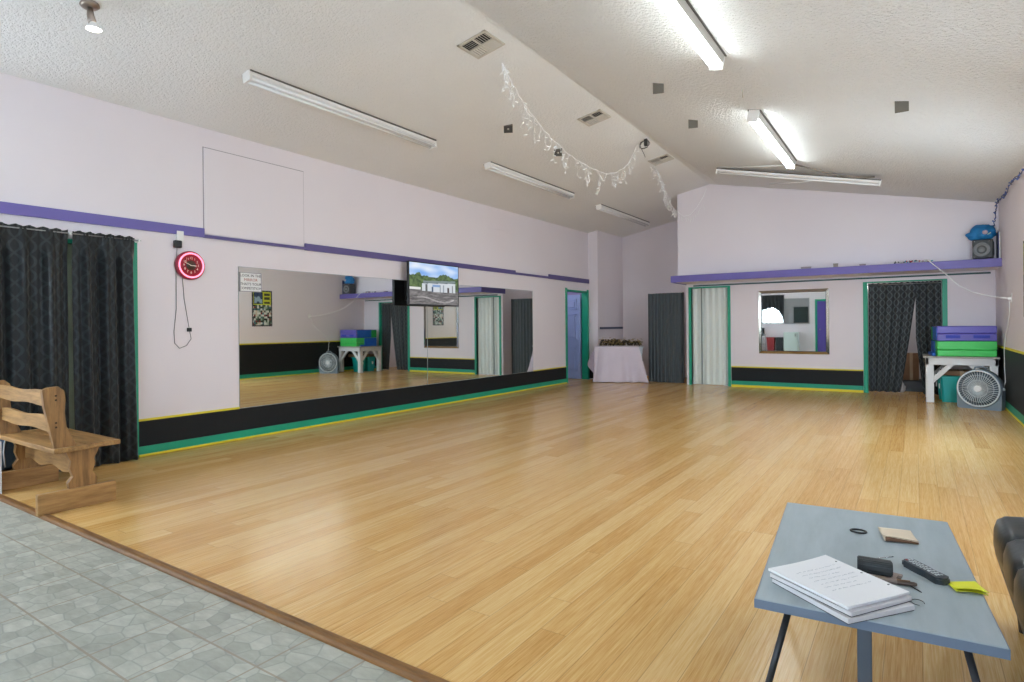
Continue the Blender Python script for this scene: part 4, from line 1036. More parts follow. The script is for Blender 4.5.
bm = B(); box(bm, MX0 - 0.055, MX0 - 0.006, MY0 + 0.12, MY1 - 0.05, WZ + 0.002, WZ + 0.05, 0.012, 3, M=MR); obj('blue_flap', bm, VB, t1)
t2, z2 = mat_stack('violet folded gym mat with navy strips, on top of the green mat', ((0.115, VP, 0.002), (0.115, VP, 0.0)), z + 0.001, VP)
bm = B(); box(bm, MX0 - 0.006, MX0 + 0.02, MY0 + 0.04, MY1 - 0.20, z + 0.012, z2 - 0.012, 0.004, M=MR); obj('blue_end', bm, VB, t2)
bm = B(); box(bm, MX0 - 0.006, MX0 + 0.02, MY1 - 0.20, MY1 - 0.01, z + 0.012, z2 - 0.012, 0.004, M=MR); obj('green_end', bm, VG2, t2)
for x0, x1 in ((0.36, 0.54), (0.70, 0.90)):
    bm = B(); box(bm, x0, x1, MY0 - 0.004, MY0 + 0.02, z + 0.045, z + 0.092, 0.002, M=MR); obj('velcro_strip', bm, VD, t2)
# teal bins
TEALB = mat('teal_bin_plastic', (14, 156, 150), 0.35, var=0.05)
def bin_(x, y, label):
    t = thing('storage_bin', label, 'bin', (x, y, 0), 0, 'teal bins under the table'); M = T(t)
    bm = B(); a, b_, H = 0.115, 0.145, 0.40
    vs = []
    for (r, z) in ((a, 0), (b_, H), (b_ - 0.008, H), (a - 0.008, 0.012)):
        ring = []
        for k in range(4):
            sx, sy = ((-1, -1), (1, -1), (1, 1), (-1, 1))[k]
            for da in (-1, 1):
                c = 0.03; ox = sx * (r - (c if (da == 1) == (k % 2 == 0) else 0)); oy = sy * (r - (c if (da == -1) == (k % 2 == 0) else 0))
                ring.append(M @ Vector((ox, oy, z)))
        cen = M @ Vector((0, 0, z)); ring.sort(key=lambda p: math.atan2(p.y - cen.y, p.x - cen.x)); vs.append([bm.verts.new(p) for p in ring])
    for A_, B_ in zip(vs, vs[1:]):
        for k in range(8): bm.faces.new((A_[k], A_[(k + 1) % 8], B_[(k + 1) % 8], B_[k]))
    bm.faces.new(vs[0][::-1]); bm.faces.new(vs[-1])
    obj('bin_body', bm, TEALB, t)
    bm = B()
    for q in ((-0.155, 0.155, -0.155, -0.135), (-0.155, 0.155, 0.135, 0.155), (-0.155, -0.135, -0.135, 0.135), (0.135, 0.155, -0.135, 0.135)): box(bm, *q, 0.385, 0.408, 0.005, M=M)
    obj('rim', bm, TEALB, t)
    bm = B(); box(bm, -0.158, -0.146, -0.02, 0.02, 0.20, 0.28, 0.003, M=M); obj('white_sticker', bm, WHITEP, t)
bin_(0.46, 11.63, 'teal plastic bin under the white table beside the round fan')
bin_(0.43, 11.97, 'teal plastic bin further in under the white table, showing in the big mirror')
t = thing('cardboard_box', 'flattened brown cardboard box lying on top of the teal bins', 'box', (0.62, 11.85, 0.45))
bm = B(); box(bm, 0.33, 0.86, 11.60, 12.08, 0.411, 0.48, 0.004); obj('carton', bm, mat('brown_cardboard', (138, 104, 74), 0.8, var=0.08), t)
bm = B(); box(bm, 0.57, 0.62, 11.598, 12.082, 0.409, 0.482); obj('tape', bm, mat('tan_tape', (170, 140, 100), 0.4), t)
# floor fan
fan = thing('floor_fan', 'grey round floor fan on the floor in front of the white table', 'fan', (0.765, 10.84, 0), math.radians(-24))
MF = T(fan); FC = 0.295
FGREY = mat('blue_grey_plastic', (118, 132, 142), 0.4, var=0.05); FLIGHT = mat('pale_grey_grille', (206, 214, 216), 0.4, var=0.03); FDARK = mat('fan_shadow_grey', (72, 84, 92), 0.5)  # darker grey serves the rear screen and motor
MFF = MF @ Matrix.Translation((0, 0, FC)) @ Matrix.Rotation(PI / 2, 4, 'X')   # local z now points to the front (-y)
bm = B(); lathe(bm, [(0.235, -0.075), (0.268, -0.06), (0.272, 0.05), (0.262, 0.072), (0.248, 0.074), (0.240, 0.06), (0.240, -0.06)], MFF, 56)
obj('shroud', bm, FGREY, fan)
bm = B()
out = [(-0.262, 0.0), (0.262, 0.0), (0.262, 0.14), (0.268, 0.30)]
arc_ = [(0.272 * math.cos(a), FC + 0.272 * math.sin(a)) for a in [0 - PI * k / 20 for k in range(21)]]
prism(bm, [(-0.25, 0.0), (0.25, 0.0), (0.266, 0.02), (0.272, FC)] + arc_[1:-1] + [(-0.272, FC), (-0.266, 0.02)], -0.055, 0.07, 'y', M=MF)
obj('base', bm, FGREY, fan)
bm = B(); lathe(bm, [(0, -0.06), (0.238, -0.06), (0.238, -0.055), (0, -0.055)], MFF, 40); obj('rear_screen', bm, FDARK, fan)
bm = B(); lathe(bm, [(0, -0.05), (0.055, -0.05), (0.055, 0.03), (0, 0.03)], MFF, 24); obj('motor', bm, FDARK, fan)
for k in range(5):
    a = 2 * PI * k / 5; bm = B()
    def bl_fn(u, v, a=a): 
        r = 0.05 + 0.17 * u; th = a + (v - 0.5) * (0.85 + 0.25 * u); return MFF @ Vector((r * math.cos(th), r * math.sin(th), 0.0 + 0.05 * (v - 0.5)))
    grid(bm, bl_fn, 8, 8); obj('blade', bm, mat('fan_blade_grey', (84, 98, 108), 0.4), fan, solid=0.003, recalc=False)
bm = B()
for k in range(44):
    a = 2 * PI * k / 44; tube(bm, [MFF @ Vector((0.045 * math.cos(a), 0.05 * math.sin(a), 0.088)), MFF @ Vector((0.16 * math.cos(a + 0.12), 0.16 * math.sin(a + 0.12), 0.09)), MFF @ Vector((0.248 * math.cos(a + 0.2), 0.248 * math.sin(a + 0.2), 0.068))], 0.0042, 5)
for r, z in ((0.12, 0.091), (0.19, 0.086)): tube(bm, [MFF @ Vector((x, y, z)) for x, y, _ in circle(r, 40)], 0.003, 5, close=True)
obj('grille', bm, FLIGHT, fan)
bm = B(); tube(bm, [MFF @ Vector((x, y, 0.072)) for x, y, _ in circle(0.252, 48)], 0.011, 8, close=True); obj('grille_ring', bm, FLIGHT, fan)
bm = B(); lathe(bm, [(0, 0.08), (0.046, 0.08), (0.048, 0.094), (0.034, 0.102), (0.030, 0.096), (0, 0.096)], MFF, 28); obj('hub_cap', bm, WHITEP, fan)
bm = B(); tube(bm, [MF @ Vector((x, 0, z)) for x, z in ((-0.075, 0.555), (-0.06, 0.592), (0, 0.602), (0.06, 0.592), (0.075, 0.555))], 0.011, 8); obj('carry_handle', bm, FGREY, fan)
bm = B(); lathe(bm, [(0.022, 0), (0.022, 0.014), (0.012, 0.026), (0, 0.026)], MF @ Matrix.Translation((0.262, 0, 0.30)) @ Matrix.Rotation(PI / 2, 4, 'Y'), 16); obj('speed_knob', bm, FLIGHT, fan)
bm = B(); tube(bm, [(1.01, 10.74, 0.31), (1.045, 10.85, 0.40), (1.056, 11.05, 0.60), (1.056, 11.08, 0.84), (1.062, 10.95, 1.05), (1.066, 10.75, 1.18), (1.066, 10.55, 1.35), (1.062, 10.50, 1.52)], 0.0055, 6); obj('power_cord', bm, WHITEP, fan)
t = thing('wall_outlet', 'white outlet with plugs on the right wall above the yellow stripe', 'outlet', (XR, 10.45, 1.5))
bm = B(); box(bm, XR - 0.008, XR, 10.41, 10.49, 1.50, 1.62, 0.003); obj('cover_plate', bm, WHITEP, t)
bm = B(); box(bm, XR - 0.04, XR - 0.008, 10.435, 10.475, 1.54, 1.575, 0.004); obj('plug', bm, WHITEP, t)
# white cord from the shelf to the outlet
b = B(); tube(b, [(0.10, 11.62, 2.203), (0.13, 11.49, 2.215), (0.15, 11.475, 2.24), (0.20, 11.46, 2.19), (0.39, 11.40, 1.99), (0.56, 11.2, 1.78), (0.69, 11.0, 1.68), (0.83, 10.8, 1.62), (0.97, 10.6, 1.575), (1.05, 10.47, 1.56)], 0.0065, 6)
tag(obj('extension_cord', b, WHITEP), 'white cord sagging from the purple shelf to the outlet on the right wall', 'cord')

# ------------------------------------------------------------------ things on the shelf
sp = thing('loudspeaker', 'black loudspeaker at the corner end of the purple shelf', 'speaker', (0.87, 11.66, 2.195), math.radians(-6))
MS = T(sp)
bm = B(); box(bm, -0.125, 0.125, -0.13, 0.13, 0.012, 0.30, 0.02, 3, M=MS); obj('cabinet', bm, mat('dark_grey_cabinet', (60, 64, 66), 0.5, var=0.08), sp)
bm = B(); lathe(bm, [(0.103, 0), (0.106, 0.012), (0.094, 0.018), (0.088, 0.008), (0.05, -0.004), (0.042, -0.004), (0.038, 0.008), (0, 0.012)], MS @ Matrix.Translation((-0.012, -0.13, 0.145)) @ Matrix.Rotation(PI / 2, 4, 'X'), 36)
obj('woofer', bm, mat('woofer_grey', (132, 136, 138), 0.4), sp)
bm = B(); box(bm, 0.118, 0.134, -0.09, 0.09, 0.06, 0.26, 0.006, M=MS); obj('side_panel', bm, BLACK, sp)
for x in (-0.09, 0.09):
    for y in (-0.09, 0.09):
        bm = B(); lathe(bm, [(0, 0), (0.014, 0), (0.016, 0.013), (0, 0.013)], MS @ Matrix.Translation((x, y, 0)), 12); obj('rubber_foot', bm, BLACK, sp)
for x, z in ((-0.1, 0.27), (0.08, 0.27), (-0.1, 0.03), (0.08, 0.03)):
    bm = B(); lathe(bm, [(0.009, 0), (0.009, 0.004), (0, 0.005)], MS @ Matrix.Translation((x, -0.13, z)) @ Matrix.Rotation(PI / 2, 4, 'X'), 10); obj('corner_screw', bm, CHROME, sp)
t = thing('cloth_bundle', 'crumpled bright blue cloth bundle lying on top of the loudspeaker', 'bundle', (0.86, 11.66, 2.497))
bm = B(); bmesh.ops.create_icosphere(bm, subdivisions=4, radius=1.0)
for v in bm.verts:
    d = v.co.copy(); n_ = 1 + 0.22 * noise.noise(d * 1.7 + Vector((3, 1, 2))) + 0.10 * noise.noise(d * 4.5)
    v.co = Vector((d.x * 0.15 * n_ + 0.862, d.y * 0.12 * n_ + 11.65, 2.497 + 0.105 + max(-0.105, d.z * 0.145 * n_)))
    if d.x < -0.6 and d.z < 0: v.co.x -= 0.05 * (-d.x - 0.6) / 0.4; v.co.z -= 0.0
for f in bm.faces: f.smooth = True
obj('cloth', bm, mat('cyan_blue_cloth', (16, 116, 176), 0.6, var=0.3, vscale=16, bump=0.35, bscale=30), t)
bm = B(); lathe(bm, [(0, 0), (0.035, 0), (0.032, 0.014), (0, 0.02)], Matrix.Translation((0.885, 11.535, 2.60)) @ Matrix.Rotation(PI / 2, 4, 'X'), 16); obj('pale_pink_badge', bm, mat('pale_pink', (206, 178, 188), 0.6), t)
bm = B(); box(bm, 0.91, 0.96, 11.535, 11.56, 2.57, 2.585, 0.004, M=Matrix.Translation((0.935, 11.55, 2.58)) @ Matrix.Rotation(-0.6, 4, 'Y') @ Matrix.Translation((-0.935, -11.55, -2.58))); obj('pale_strap', bm, mat('pale_green_strap', (180, 206, 190), 0.6), t)
t = thing('binder', 'slim navy board standing between the loudspeaker and the right wall', 'board', (1.045, 11.68, 2.195))
bm = B(); box(bm, 1.042, 1.055, 11.56, 11.82, 2.196, 2.60, 0.004); obj('cover', bm, mat('navy_cover', (62, 72, 118), 0.5), t)
bm = B(); box(bm, 1.055, 1.07, 11.57, 11.82, 2.198, 2.595); obj('pages', bm, WHITEP, t)
# strung beads
t = thing('bead_strand', 'tangled strand of small coloured beads on the purple shelf edge', 'beads', (-0.03, 11.54, 2.196))
rnd = random.Random(17); cols = [mat('bead_white', (228, 228, 226), 0.3, var=0), mat('bead_red', (170, 40, 56), 0.3, var=0), mat('bead_black', (40, 40, 44), 0.3, var=0), mat('bead_cyan', (70, 160, 180), 0.3, var=0)]
pts = [Vector((-0.27 + 0.5 * k / 40, 11.565 + 0.03 * math.sin(k * 1.3), 2.203 + 0.022 * abs(math.sin(k * 0.9)) * (1 if k < 26 else 0.5))) for k in range(41)]
bm = B(); tube(bm, pts, 0.003, 5); obj('thread', bm, BLACK, t)
for k, p in enumerate(pts):
    b = B(); sphere(b, p + Vector((0, 0, 0.006)), rnd.uniform(0.010, 0.017), 8, 5); obj('bead', b, cols[rnd.choice((0, 0, 0, 2, 1, 3)) if k > 10 else rnd.choice((2, 2, 0))], t)
def shelf_block(x, w, h, label, m, lid):
    t = thing('trinket_box', label, 'box', (x, 11.54, 2.195), 0.1); M = T(t)
    b = B(); box(b, -w / 2, w / 2, -0.03, 0.03, 0.0, h * 0.7, 0.003, M=M); obj('box_body', b, m, t)
    b = B(); box(b, -w / 2 - 0.004, w / 2 + 0.004, -0.034, 0.034, h * 0.7, h, 0.004, M=M); obj('box_lid', b, lid, t)
G1 = mat('weathered_grey', (142, 134, 128), 0.6, var=0.1); G2 = mat('dusky_mauve', (150, 132, 140), 0.6)
shelf_block(-1.57, 0.16, 0.034, 'low wide grey box on the purple shelf above the framed mirror', G1, G2)
shelf_block(-1.115, 0.07, 0.062, 'small upright grey box on the purple shelf, nearer the doorway', G1, G1)
shelf_block(-0.72, 0.09, 0.026, 'tiny mauve box on the purple shelf near the beads', G2, G2)

# ------------------------------------------------------------------ store room seen through the curtains
t = thing('cardboard_box', 'brown cardboard box standing behind the gap in the far doorway curtains', 'box', (0.06, 13.2, 0))
bm = B(); box(bm, -0.19, 0.05, 13.05, 13.40, 0.20, 0.68, 0.004); obj('carton', bm, mat('brown_cardboard', (0, 0, 0)), t)
bm = B(); box(bm, -0.09, -0.04, 13.046, 13.404, 0.198, 0.683); obj('tape', bm, mat('tan_tape', (0, 0, 0)), t)
t = thing('storage_crate', 'low black crate on the floor beneath the standing cardboard box', 'crate', (0.05, 13.2, 0))
bm = B(); box(bm, -0.22, 0.24, 12.98, 13.45, 0.0, 0.03)
for q in ((-0.22, 0.24, 12.98, 13.0), (-0.22, 0.24, 13.43, 13.45), (-0.22, -0.20, 13.0, 13.43), (0.22, 0.24, 13.0, 13.43)): box(bm, *q, 0.03, 0.19, 0.003)
obj('crate_body', bm, BLACK, t)
bm = B(); box(bm, -0.23, 0.25, 12.97, 13.46, 0.19, 0.199, 0.003); obj('crate_lid', bm, mat('dark_lid', (40, 42, 44), 0.5), t)
t = thing('plastic_bag', 'limp white plastic bag on the floor behind the doorway curtain', 'bag', (-0.17, 12.82, 0))
bm = B(); bmesh.ops.create_icosphere(bm, subdivisions=3, radius=1.0)
for v in bm.verts:
    d = v.co.copy(); n_ = 1 + 0.35 * noise.noise(d * 2.2); v.co = Vector((-0.225 + d.x * 0.07 * n_, 12.80 + d.y * 0.09 * n_, max(0.0, 0.07 + d.z * 0.10 * n_)))
obj('bag_body', bm, mat('white_film', (206, 206, 208), 0.35), t)
b = B(); tube(b, [(-0.24, 12.80, 0.13), (-0.24, 12.79, 0.19), (-0.20, 12.79, 0.20), (-0.19, 12.8, 0.13)], 0.008, 6); obj('bag_handle', b, mat('white_film', (0, 0, 0)), t)

# ------------------------------------------------------------------ poster on the right wall (seen in the big mirror)
PW, PH, PYC, PZC = 0.56, 0.90, 9.03, 1.745
rnd = random.Random(77); cells = {}
def poster_paint(u, v):
    u = 1 - u
    if v > 0.60:
        if 0.12 < u < 0.50 and 0.64 < v < 0.94:
            g = nz(u, v, 9); return (36 + 40 * g, 60 + 30 * g, 96 + 30 * g) if nz(u, v, 5) > -0.1 else (150, 176, 190)
        if 0.60 < u < 0.88 and (0.86 < v < 0.92 or 0.74 < v < 0.82 or 0.63 < v < 0.69): return (64, 68, 36)
        if u < 0.06 or u > 0.94 or v > 0.97: return (44, 48, 52)
        return (206, 212, 52) if not 0.08 < u < 0.54 or not 0.62 < v < 0.96 else (30, 56, 36)
    if u < 0.05 or u > 0.95 or v < 0.03: return (52, 58, 68)
    k = (int(u * 12), int(v * 18))
    if k not in cells: cells[k] = rnd.choice(((40, 60, 50), (190, 200, 190), (206, 190, 170), (60, 90, 70), (120, 40, 44), (150, 170, 150), (70, 110, 120), (220, 220, 214), (30, 34, 36)))
    return cells[k]
t = thing('poster', 'yellow and black photo collage poster, seen reflected in the big mirror', 'poster', (XR, PYC, PZC - PH / 2))
bm = B(); box(bm, -PW / 2, PW / 2, -PH / 2, PH / 2, 0.001, 0.008, M=on_right(PYC, PZC)); obj('backing', bm, BLACK, t)
colour_grid('print', on_right(PYC, PZC, 0.009), PW, PH, 60, 90, poster_paint, None, t)

# ------------------------------------------------------------------ coffee table with the things on it
CR = math.radians(4.6)
ct = thing('coffee_table', 'low grey laminate coffee table on black metal legs by the black sofa', 'table', (-0.146, 2.378, 0), CR)
MCt = T(ct); HT = 0.45; hw, hl = 0.288, 0.532
TOPM = NT('grey_blue_laminate'); p_ = TOPM.tc.outputs['Object']
sx_, sy_, sz_ = TOPM.sep(p_)
f_ = TOPM.noise(TOPM.comb(TOPM.math('MULTIPLY', sx_, 18.0), TOPM.math('MULTIPLY', sy_, 3.0), sz_), 1.0, 5, 0.6)
TOPM.base(TOPM.ramp(f_, [(0.3, lin(142, 154, 158)), (0.7, lin(158, 170, 174))])); TOPM.p.inputs['Roughness'].default_value = 0.42
bm = B(); box(bm, -hw, hw, -hl, hl, HT - 0.028, HT, 0.004, 2, M=MCt); obj('table_top', bm, TOPM.m, ct)
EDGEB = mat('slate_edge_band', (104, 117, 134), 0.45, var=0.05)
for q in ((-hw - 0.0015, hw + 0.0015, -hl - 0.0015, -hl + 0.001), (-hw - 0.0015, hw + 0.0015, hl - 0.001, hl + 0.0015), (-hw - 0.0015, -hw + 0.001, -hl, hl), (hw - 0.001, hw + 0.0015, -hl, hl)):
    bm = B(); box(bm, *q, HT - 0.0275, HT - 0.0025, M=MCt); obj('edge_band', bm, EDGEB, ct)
LEGM = mat('black_steel', (40, 42, 46), 0.35, metal=0.3, var=0.05); POSTM = mat('slate_steel', (84, 92, 102), 0.4, metal=0.2, var=0.05)
for s in (-1, 1):
    for e in (-1, 1):
        bm = B(); tube(bm, [MCt @ Vector(((s * 0.205 + 0.004), e * (hl - 0.06), HT - 0.03)), MCt @ Vector((s * 0.305, e * (hl - 0.03), 0.0))], 0.0095, 10); obj('leg', bm, LEGM, ct)
for e in (-1, 1):
    bm = B(); box(bm, -0.032, 0.004, e * (hl - 0.085) - 0.008, e * (hl - 0.085) + 0.008, 0.0, HT - 0.028, 0.003, M=MCt); obj('flat_post', bm, POSTM, ct)
    bm = B(); box(bm, -0.25, 0.25, e * (hl - 0.085) - 0.02, e * (hl - 0.085) + 0.02, HT - 0.038, HT - 0.028, 0.002, M=MCt); obj('cross_rail', bm, LEGM, ct)
# stack of papers: three pads
PSIDE = mat('paper_edge', (208, 206, 206), 0.8, var=0.05, vscale=80)
DCOV = mat('dark_pad_cover', (52, 54, 60), 0.6)
def pad(z, h, ang, ox, oy, label, cover, curl, writing=False):
    t = thing('paper_pad', label, 'paper', (-0.2 + ox, 1.985 + oy, z), ang, 'papers on the coffee table'); M = T(t)
    Wd, Ld = 0.118, 0.138   # half sizes
    def zz(x, y): return curl * max(0.0, (y + 0.02) / Ld) ** 2 * 0 + curl * max(0, (x + y * 0.3) / Wd) ** 2
    bm = B()
    top = [[bm.verts.new(M @ Vector((-Wd + 2 * Wd * i / 8, -Ld + 2 * Ld * j / 8, h + zz(-Wd + 2 * Wd * i / 8, -Ld + 2 * Ld * j / 8)))) for j in range(9)] for i in range(9)]
    bot = [[bm.verts.new(M @ Vector((-Wd + 2 * Wd * i / 8, -Ld + 2 * Ld * j / 8, 0.0012 + 0.6 * zz(-Wd + 2 * Wd * i / 8, -Ld + 2 * Ld * j / 8)))) for j in range(9)] for i in range(9)]
    for i in range(8):
        for j in range(8):
            bm.faces.new((top[i][j], top[i + 1][j], top[i + 1][j + 1], top[i][j + 1])); bm.faces.new((bot[i][j + 1], bot[i + 1][j + 1], bot[i + 1][j], bot[i][j]))
    ringi = [(i, 0) for i in range(8)] + [(8, j) for j in range(8)] + [(i, 8) for i in range(8, 0, -1)] + [(0, j) for j in range(8, 0, -1)]
    for (a, b_), (c, d) in zip(ringi, ringi[1:] + ringi[:1]): bm.faces.new((bot[a][b_], bot[c][d], top[c][d], top[a][b_]))
    obj('sheets', bm, PSIDE if not writing else PAPER, t)
    if cover:
        b = B(); box(b, -Wd - 0.002, Wd - 0.004, -Ld - 0.001, Ld - 0.004, 0.0, 0.0012, M=M); obj('dark_cover', b, DCOV, t)
    if writing:
        rnd = random.Random(12); b = B()
        for k in range(7):
            y = 0.075 - 0.021 * k; x = -0.075 + 0.01 * rnd.random()
            while x < 0.080 - (0.05 * rnd.random() if k % 3 == 2 else 0):
                L = rnd.uniform(0.008, 0.026); n = max(4, int(L / 0.0022)); pts = [M @ Vector((x + L * i / n, y + rnd.uniform(-0.0026, 0.0026), h + zz(x + L * i / n, y) + 0.0009)) for i in range(n + 1)]
                tube(b, pts, 0.00042, 4); x += L + 0.006
        obj('handwriting', b, mat('pencil_grey', (168, 172, 178), 0.7, var=0), t)
        for yy in (-0.085, 0.0, 0.088):
            b = B(); lathe(b, [(0, 0), (0.0032, 0), (0.0032, 0.0006), (0, 0.0006)], M @ Matrix.Translation((Wd - 0.012, yy, h + zz(Wd - 0.012, yy) + 0.0003)), 12); obj('punch_hole', b, mat('hole_grey', (70, 74, 78), 0.7), t)
    return t
PA = math.radians(55)
pad(HT, 0.014, PA - 0.05, 0.012, -0.012, 'lowest pad of the paper stack, dark cover showing along its edge', True, 0.0012)
pad(HT + 0.016, 0.012, PA + 0.02, 0.006, -0.004, 'middle pad of the paper stack on the coffee table', True, 0.0012)
pad(HT + 0.031, 0.008, PA, 0.0, 0.0, 'top white handwritten sheet pad with punched holes on the paper stack', False, 0.004, True)
# hair tie
t = thing('hair_tie', 'thin black elastic hair tie on the grey table', 'hair tie', (-0.184, 2.612, HT))
bm = B(); tube(bm, [(-0.184 + 0.026 * math.cos(a), 2.612 + 0.021 * math.sin(a), HT + 0.0036) for a in [2 * PI * k / 28 for k in range(28)]], 0.0034, 8, close=True); obj('elastic_loop', bm, BLACK, t)
# folded tan napkin
t = thing('napkin', 'folded tan paper napkin at the far end of the grey table', 'napkin', (-0.06, 2.635, HT), math.radians(10)); M = T(t)
TAN = mat('tan_napkin', (206, 190, 166), 0.8, var=0.05, vscale=30)
def nap(u, v): return M @ Vector((-0.053 + 0.106 * u, -0.075 + 0.15 * v, 0.004 + 0.016 * (1 - v) ** 3 * (1 - 0.5 * u)))
bm = B(); grid(bm, nap, 12, 12); obj('top_layer', bm, TAN, t, solid=0.0022, recalc=False)
bm = B(); grid(bm, lambda u, v: M @ Vector((-0.051 + 0.104 * u, -0.073 + 0.148 * v, 0.0016)), 4, 4); obj('bottom_layer', bm, TAN, t, solid=0.002, recalc=False)
bm = B(); tube(bm, [M @ Vector((-0.048 + 0.1 * k / 10, -0.074, 0.009 - 0.0035 * k / 10)) for k in range(11)], [0.0085 - 0.0055 * k / 10 for k in range(11)], 8); obj('brown_fold', bm, mat('brown_fold', (110, 80, 58), 0.8), t)
# black half round case on a tan pouch
t = thing('pouch', 'flat taupe pouch beneath the black case on the grey table', 'pouch', (-0.088, 2.186, HT), math.radians(-8)); M = T(t)
TAUPE = mat('taupe_leather', (150, 132, 122), 0.6, var=0.1, vscale=30, bump=0.15)
bm = B(); box(bm, -0.06, 0.045, -0.024, 0.045, 0.0, 0.008, 0.0035, 3, M=M); obj('pouch_body', bm, TAUPE, t)
bm = B(); box(bm, 0.035, 0.047, -0.005, 0.017, 0.006, 0.011, 0.002, M=M); obj('flap', bm, mat('dark_taupe', (104, 88, 78), 0.6), t)
t = thing('case', 'black rounded case lying on the taupe pouch', 'case', (-0.112, 2.196, HT + 0.009), math.radians(4)); M = T(t)
prof = [(-0.028, 0.0), (0.028, 0.0), (0.0305, 0.010), (0.027, 0.028), (0.018, 0.038), (0.0, 0.041), (-0.018, 0.038), (-0.027, 0.028), (-0.0305, 0.010)]
CASEM = mat('black_rubber_case', (34, 40, 42), 0.55, var=0.06)
bm = B(); prism(bm, prof, -0.047, 0.047, 'x', M=M)
bmesh.ops.bevel(bm, geom=bm.edges[:], offset=0.003, segments=2, affect='EDGES'); obj('case_body', bm, CASEM, t)
bm = B(); prism(bm, [(a * 0.72, 0.006 + b_ * 0.72) for a, b_ in prof], 0.0465, 0.0485, 'x', M=M); obj('end_recess', bm, mat('black_recess', (16, 18, 20), 0.6), t)
for x in (-0.040, -0.033):
    bm = B(); prism(bm, [(a * 1.012, b_ * 1.012) for a, b_ in prof], x, x + 0.0015, 'x', M=M); obj('ridge', bm, BLACK, t)
# pen
t = thing('pen', 'taupe and brown pen lying between the papers and the black case', 'pen', (-0.052, 2.148, HT), math.radians(14)); M = T(t) @ Matrix.Translation((0, 0, 0.0068)) @ Matrix.Rotation(PI / 2, 4, 'Y')
bm = B(); lathe(bm, [(0, -0.07), (0.003, -0.068), (0.006, -0.05), (0.0062, 0.02), (0.0062, 0.022)], M, 14); obj('barrel', bm, mat('taupe_plastic', (128, 116, 108), 0.4), t)
bm = B(); lathe(bm, [(0.0066, 0.0), (0.0066, 0.045), (0.004, 0.052), (0, 0.053)], M, 14); obj('cap', bm, mat('dark_brown_plastic', (92, 78, 68), 0.4), t)
bm = B(); box(bm, -0.0095, -0.007, -0.002, 0.002, 0.0, 0.035, 0.0008, M=M); obj('clip', bm, mat('bronze_clip', (140, 110, 80), 0.3, metal=0.8), t)
def rod(name, label, p, q, r, m, tip):
    t = thing(name, label, 'pin', p); P, Q = Vector(p), Vector(q)
    b = B(); tube(b, [P, P.lerp(Q, 0.9)], r, 8); obj('shaft', b, m, t)
    b = B(); tube(b, [P.lerp(Q, 0.9), Q], [r * 1.1, r * 0.5], 8); obj('tip', b, tip, t)
rod('hair_pin', 'thin dark hair pin pointing to the table corner past the pen', (-0.030, 2.168, HT + 0.0022), (0.010, 2.118, HT + 0.0022), 0.0017, BLACK, BLACK)
rod('hair_pin', 'short metal hair pin behind the black case', (-0.112, 2.348, HT + 0.0022), (-0.066, 2.392, HT + 0.0022), 0.0016, CHROME, BLACK)
# a loose thread loop by the papers
b = B(); tube(b, [(0.0 + 0.016 * math.cos(a), 2.04 + 0.02 * math.sin(a), HT + 0.0012) for a in [2 * PI * k / 24 for k in range(20)]], 0.0009, 5)
tag(obj('thread_loop', b, BLACK), 'curl of thin dark thread beside the paper stack corner', 'thread')
# remote control
rem = thing('remote_control', 'dark grey remote control with pale buttons on the grey table', 'remote', (0.0200, 2.278, HT), math.radians(-51)); M = T(rem)
outl = [(-0.079, -0.016), (-0.05, -0.0195), (-0.01, -0.0205), (0.02, -0.018), (0.050, -0.0215), (0.070, -0.021), (0.078, -0.012)]
outl = outl + [(x, -y) for x, y in reversed(outl)]
bm = B(); prism(bm, smooth_poly(outl, 4), 0.0, 0.021, 'z', M=M); 
bmesh.ops.bevel(bm, geom=[e for e in bm.edges if len(e.link_faces) == 2 and any(len(f.verts) > 8 for f in e.link_faces)], offset=0.005, segments=3, affect='EDGES')
obj('body', bm, mat('remote_grey', (40, 48, 54), 0.4, var=0.05), rem)
bm = B(); box(bm, -0.073, 0.064, -0.0145, 0.0145, 0.0195, 0.0218, 0.001, M=M); obj('face_panel', bm, mat('remote_face', (66, 74, 80), 0.4), rem)
RB = mat('pale_button', (186, 192, 192), 0.5, var=0)
for i in range(9):
    for j in range(3):
        x = -0.066 + 0.0150 * i; y = -0.009 + 0.009 * j
        bm = B(); box(bm, x - 0.0042, x + 0.0042, y - 0.0028, y + 0.0028, 0.0215, 0.0238, 0.001, M=M); obj('button', bm, mat('red_button', (150, 60, 60), 0.5, var=0) if (i, j) == (0, 0) else RB, rem)
# sticky note
t = thing('sticky_note', 'bright yellow sticky note curling up at the table edge', 'note', (0.125, 2.228, HT), math.radians(0)); M = T(t)
def sn(u, v):
    A_, B_, C_, D_ = Vector((0.073, 2.243)), Vector((0.146, 2.294)), Vector((0.172, 2.196)), Vector((0.096, 2.172))
    p = A_.lerp(B_, u).lerp(D_.lerp(C_, u), v); return Vector((p.x, p.y, HT + 0.003 + 0.012 * v * v * (0.6 + 0.4 * math.sin(u * PI)) + 0.004 * (1 - u) * v))
bm = B(); grid(bm, sn, 10, 10); obj('sheet', bm, mat('yellow_note', (226, 226, 44), 0.7, var=0.03), t, solid=0.0012, recalc=False)
bm = B(); grid(bm, lambda u, v: sn(u, v * 0.92) * 1.0 - Vector((0, 0, 0.0018 + 0.008 * v * v)), 8, 8); obj('under_sheet', bm, mat('shadow_yellow_note', (200, 200, 40), 0.7, var=0.03), t, solid=0.001, recalc=False)  # darker yellow copy below: shade under the curl put into its colour

